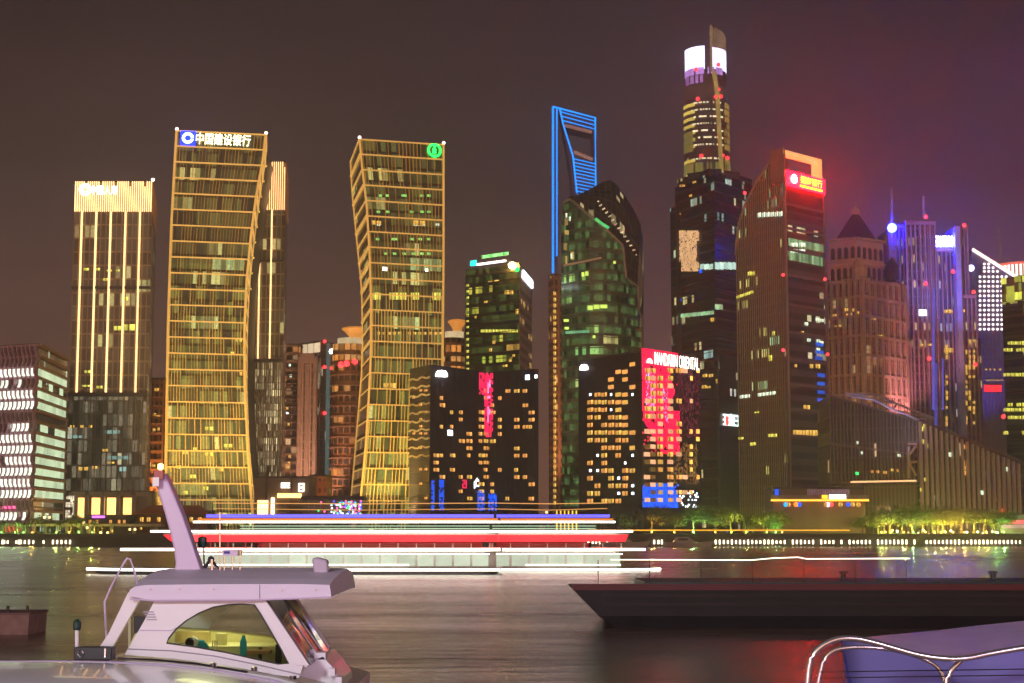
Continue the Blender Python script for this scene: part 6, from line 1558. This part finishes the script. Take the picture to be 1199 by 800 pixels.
mb = MB(); mb.tube([P(138, 771, YN - .25), P(180, 772.5, YN - .3), P(230, 777, YN - .3), (P(290, 787, YN - .3))], .018, 6); mb.build('grab_rail', chrome, t)
for x, y in ((250, 778), (298, 783), (343, 793)): mb = MB(); mb.lathe(P(x, y, YN - .4), [(.05, -.03), (.05, .02), (.01, .03)], 10); mb.build('deck_fitting', chrome, t)
# fore deck trunk and cleats
mb = MB(); mb.prism(poly([(350, 781), (378, 769), (388, 780), (399, 796), (408, 850), (350, 850)], YN + .6), (0, 1.6, 0)); mb.build('foredeck_trunk', gel, t)
for x, y in ((388, 786), (396, 796)): ib(x - 4, y - 3, x + 4, y + 6, YN + .4, .25, gel, 'deck_hatch')
# radar arch fin
arch_pts = [(197, 683), (203, 672), (205, 660), (203, 643), (198, 622), (192, 600), (185, 578), (181, 561), (184, 554), (192, 553), (198, 566), (206, 585), (214, 605), (221, 625), (228, 646), (234, 664), (242, 683)]
AP = poly(arch_pts, YM - .17)
panel = MB(); panel.prism(AP, (0, .34, 0)); o = panel.build('radar_arch', gel2, t)
bv = o.modifiers.new('bevel', 'BEVEL'); bv.width = .04; bv.segments = 2
mb = MB(); c = P(188, 547, YM); mb.lathe(c, [(.025, -.18), (.025, -.03), (.045, -.03), (.045, .04), (.01, .06)], 10); mb.build('masthead_light', glow('mast_amber', (1, .55, .15), 7, 0), t)
lamp('POINT', (c.x, c.y - .15, c.z), 6, (1, .55, .2), .05)
mb = MB(); c = P(187, 556, YM - .2); mb.box(c.x - .07, c.x + .07, c.y - .1, c.y + .05, c.z - .07, c.z + .07); mb.build('nav_light', plain('nav_red', (.35, .01, .02), .3), t)
mb = MB(); c = P(184, 563, YM - .22); mb.box(c.x - .05, c.x + .05, c.y - .1, c.y + .05, c.z - .09, c.z + .05); mb.build('horn', gel, t)
# things on the hardtop
for (x, y0, y1, r) in ((257.5, 600, 682, .012), (248, 655, 682, .02), (281, 644, 680, .012), (262.5, 652, 684, .012), (272, 652, 684, .012)): bar(P(x, y0, YM - .3), P(x, y1, YM - .3), r, chrome, 'aerial' if y0 < 620 else 'rack_leg')
ib(260, 644, 278, 651, YM - .35, .5, gel2, 'radar_box'); ib(262, 645.5, 269, 648.5, YM - .36, .008, plain('blue_label', (.02, .03, .3), .5), 'blue_patch')
mb = MB(); mb.tube([P(240, 665, YM), P(245, 657, YM), P(250, 659, YM), P(256, 667, YM), P(258, 680, YM)], .03, 6); mb.build('aerial_mount', plain('dark_plastic', (.04, .04, .05), .4), t)
mb = MB(); c = P(247, 655, YM - .1); ball(mb, c, .055, 8); mb.build('camera_dome', bpy.data.materials['dark_plastic'], t)
mb = MB(); mb.tube([P(234, 640, YM + .3), P(234.5, 634, YM + .3), P(238, 634, YM + .3), P(240, 684, YM + .3)], .014, 6); mb.build('light_bracket', chrome, t)
mb = MB(); c = P(237, 634, YM + .3); mb.lathe(c, [(.05, -.1), (.07, 0), (.07, .06), (.01, .08)], 8); mb.build('stern_light', plain('dark_green_glass', (.02, .06, .05), .2), t)
mb = MB(); a = P(366, 668, YM - .6); mb.prism(poly([(365, 654), (370, 652.5), (383, 656), (384, 672), (378, 674), (367, 671)], YM - .7), (0, .25, 0)); o = sl_ = mb.build('searchlight', plain('searchlight_grey', (.45, .38, .48), .35), t)
bv = o.modifiers.new('bevel', 'BEVEL'); bv.width = .03; bv.segments = 2
bar(P(374, 671, YM - .6), P(368, 681, YM - .6), .03, black, 'searchlight_bracket').parent = sl_; bar(P(376, 671, YM - .6), P(374, 681, YM - .6), .03, gel2, 'searchlight_bracket').parent = sl_
mb = MB(); mb.tube([P(172, 683, YM), P(176, 677, YM), P(190, 675.5, YM), P(198, 677, YM), P(198, 683, YM)], .05, 6); mb.build('roof_gear', bpy.data.materials['dark_plastic'], t)
# aft rail hoop
mb = MB(); mb.tube([P(124, 738, YN + .5), P(122.5, 705, YN + .5), P(130, 688, YN + .5), P(145, 659, YN + .5), P(149, 654, YN + .5), P(153, 655, YN + .5), P(157, 668, YN + .5), P(161, 685, YN + .5)], .018, 8); mb.build('rail_hoop', gel2, t, smooth=True)
mb = MB(); mb.tube([P(124, 738, YN + .5), P(125, 762, YN + .5)], .016, 6); mb.build('rail_foot', gel2, t)
# the nearer boat whose pale deck cover fills the bottom left
t = thing('covered_boat', 'boat with a smooth white and lilac deck cover across the bottom left corner', 'boat', tuple(P(120, 790, YN - 2)))
edge_pts = [(-320, 778), (-100, 776.5), (0, 776), (60, 775.5), (130, 776.5), (200, 780), (260, 787), (320, 798), (380, 815), (430, 835), (520, 880)]
top = [P(x, y, YN - .75) for x, y in edge_pts]
rows_ = []
for dy, dz in ((0, -.30), (0, -.05), (-.06, 0), (-.4, .035), (-1.0, .05), (-2.0, .04), (-3.0, 0), (-3.6, -.1), (-3.7, -.5)):
    rows_.append([p + Vector((0, dy, dz)) for p in top])
mb = MB()
for R0, R1 in zip(rows_, rows_[1:]):
    for i in range(len(top) - 1): mb.face([R0[i], R0[i + 1], R1[i + 1], R1[i]])
mb.build('deck_cover', gel, t, smooth=True)
mb = MB(); A0_ = rows_[0]; A1_ = [Vector((p.x, p.y - .3, -.3)) for p in A0_]; B0_ = rows_[-1]; B1_ = [Vector((p.x, p.y + .3, -.3)) for p in B0_]
for i in range(len(top) - 1): mb.face([A0_[i], A0_[i + 1], A1_[i + 1], A1_[i]]); mb.face([B0_[i], B0_[i + 1], B1_[i + 1], B1_[i]])
mb.face([A0_[0], A1_[0], B1_[0], B0_[0]]); mb.face([A0_[-1], A1_[-1], B1_[-1], B0_[-1]]); mb.build('hull', gel2, t)
mb = MB(); mb.tube([p + Vector((0, .02, -.01)) for p in top], .035, 8); mb.build('gunwale', gel2, t, smooth=True)
# black box and lamp post on the quay side
t2 = thing('equipment_box', 'small black control box standing at the edge of the white covered boat', 'box', tuple(P(108, 774, YN - .7)))
a, b = P(86, 773.5, YN - .7), P(131, 758, YN - .7); mb = MB(); mb.box(a.x, b.x, YN - .7, YN - .45, a.z, b.z); o = mb.build('case', black, t2); bv = o.modifiers.new('bevel', 'BEVEL'); bv.width = .015; bv.segments = 2
mb = MB(); mb.tube([P(94, 769, YN - .715), P(91, 766, YN - .715), P(92, 762, YN - .715), P(96, 761.5, YN - .715), P(98, 765, YN - .715), P(96, 769, YN - .715)], .012, 6, closed=True); mb.build('dial', chrome, t2)
mb = MB(); a, b = P(122, 770, YN - .72), P(124, 759.5, YN - .72); mb.box(a.x, b.x, YN - .72, YN - .705, a.z, b.z); mb.build('latch', chrome, t2)
mb = MB()
for x in (87, 129): mb.lathe(P(x, 775, YN - .4), [(.04, -.02), (.04, .02), (.01, .03)], 8)
mb.build('foot', chrome, t2)
t2 = thing('mooring_light', 'short white post with dark green lantern beside the black box', 'lamp post', tuple(P(90, 774, YN - .1)))
mb = MB(); p = P(90, 774, YN - .1); q = P(90, 737, YN - .1); mb.tube([p, q], .028, 8); mb.build('post', gel, t2)
mb = MB(); mb.lathe(q, [(.05, -.01), (.06, .02), (.06, .10), (.04, .13), (.01, .15)], 10); mb.build('lantern', plain('lantern_green', (.01, .05, .045), .2), t2)

# ------------------------------------------------------------------ second yacht bow, near right corner
Y0 = 17.0
t = thing('bow_rail_yacht', 'lilac bow of another yacht with looping steel rail in the near right corner', 'yacht', (XA(1150, 780, Y0), Y0 + 1, 0))
edge_ = [(985, 749, 1.6),  (1040, 743.5, 2.2), (1090, 739, 2.7), (1150, 732, 3.1), (1230, 724, 3.4), (1400, 712, 3.6)]
near = [(985, 749, 1.6), (1010, 753.5, 1.3), (1035, 758, 1.1), (1075, 767, .7), (1125, 772, .3), (1160, 765, .1), (1230, 757, 0), (1400, 745, 0)]
FE = [P(x, y, Y0 + d_) for x, y, d_ in edge_]; NE = [P(x, y, Y0 + d_) for x, y, d_ in near]
mb = MB()
poly_ = NE + FE[::-1][:-1]
cc = sum(poly_, Vector()) / len(poly_)
for i in range(len(poly_)): mb.face([poly_[i], poly_[(i + 1) % len(poly_)], cc])
mb.build('foredeck', plain('lilac_deck', (.50, .36, .52), .4, var=.15, scale=2), t, smooth=True)
mb = MB(); k = [Vector((p.x + .35, p.y + .5, -.3)) for p in NE]; kf = [Vector((p.x + .35, p.y - .3, -.3)) for p in FE]
for a_, b_, c_, d_ in [(NE[i], NE[i + 1], k[i + 1], k[i]) for i in range(len(NE) - 1)] + [(FE[i], FE[i + 1], kf[i + 1], kf[i]) for i in range(len(FE) - 1)]: mb.face([a_, b_, c_, d_])
mb.build('hull', plain('navy_hull', (.17, .15, .40), .3, var=.1), t, smooth=True)
pk = plain('rail_steel_pinkish', (.75, .68, .62), .2, .9, .03)
def bez(pts, Y, r, name, mat=pk):
    pts = [P(x, y, Y) for x, y in pts]
    for _ in range(3):
        q = [pts[0]]
        for a_, b_ in zip(pts, pts[1:]): q += [a_.lerp(b_, .25), a_.lerp(b_, .75)]
        pts = q + [pts[-1]]
    mb = MB(); mb.tube(pts, r, 8); mb.build(name, mat, t, smooth=True)
bez([(946, 830), (945, 795), (950, 765), (975, 748), (1003, 747), (1040, 757), (1080, 769), (1125, 773), (1160, 765), (1215, 756)], Y0 - .6, .030, 'bow_rail')
bez([(955, 830), (958, 795), (968, 762), (1000, 757), (1045, 760), (1085, 772), (1105, 787), (1110, 830)], Y0 - .1, .022, 'bow_rail')
bez([(1127, 772), (1108, 790), (1104, 830)], Y0 - .5, .026, 'rail_brace')
for y in (787, 794): mb = MB(); mb.tube([P(960, y, Y0 - .2), P(1240, y - 4, Y0 - .2)], .006, 5); mb.build('mooring_wire', black, t)

# small yacht details
t = bpy.data.objects['motor_yacht']
mb = MB(); mb.tube(poly([(163, 738), (200, 738.5), (214, 731)], YN - .004), .008, 6); mb.build('moulded_line', gel2, t)
mb = MB(); mb.tube(poly([(150, 760), (200, 762), (250, 768), (300, 778), (352, 790)], YN - .006), .010, 6); mb.build('rubbing_line', plain('seam_grey', (.4, .36, .42), .5), t)
for i in range(4):
    mb = MB(); mb.prism(poly([(168 + i * 1.2, 716 + i * 3), (180 + i * 1.2, 716 + i * 3), (179.6 + i * 1.2, 717.4 + i * 3), (167.6 + i * 1.2, 717.4 + i * 3)], YN - .012), (0, .01, 0)); mb.build('vent_slat', plain('seam_grey', (.4, .36, .42), .5), t)
for x, y in ((176, 690), (210, 690), (250, 690), (330, 691), (370, 691)):
    mb = MB(); mb.lathe(P(x, y, YN - .14), [(.012, -.01), (.012, .01), (.001, .012)], 8); mb.build('roof_screw', chrome, t)
mb = MB(); mb.tube([P(214, 684, YM - .9), P(214, 681, YM - .9), P(350, 681, YM - .9), P(350, 684, YM - .9)], .016, 6); mb.build('roof_rail', chrome, t, smooth=True)
mb = MB(); mb.box(P(300, 680, YM).x, P(325, 680, YM).x, YM - .3, YM + .35, P(300, 677.5, YM).z - .10, P(300, 677.5, YM).z + .03); o = mb.build('roof_hatch', plain('hatch_smoke', (.10, .09, .11), .15), t); bv = o.modifiers.new('bevel', 'BEVEL'); bv.width = .02
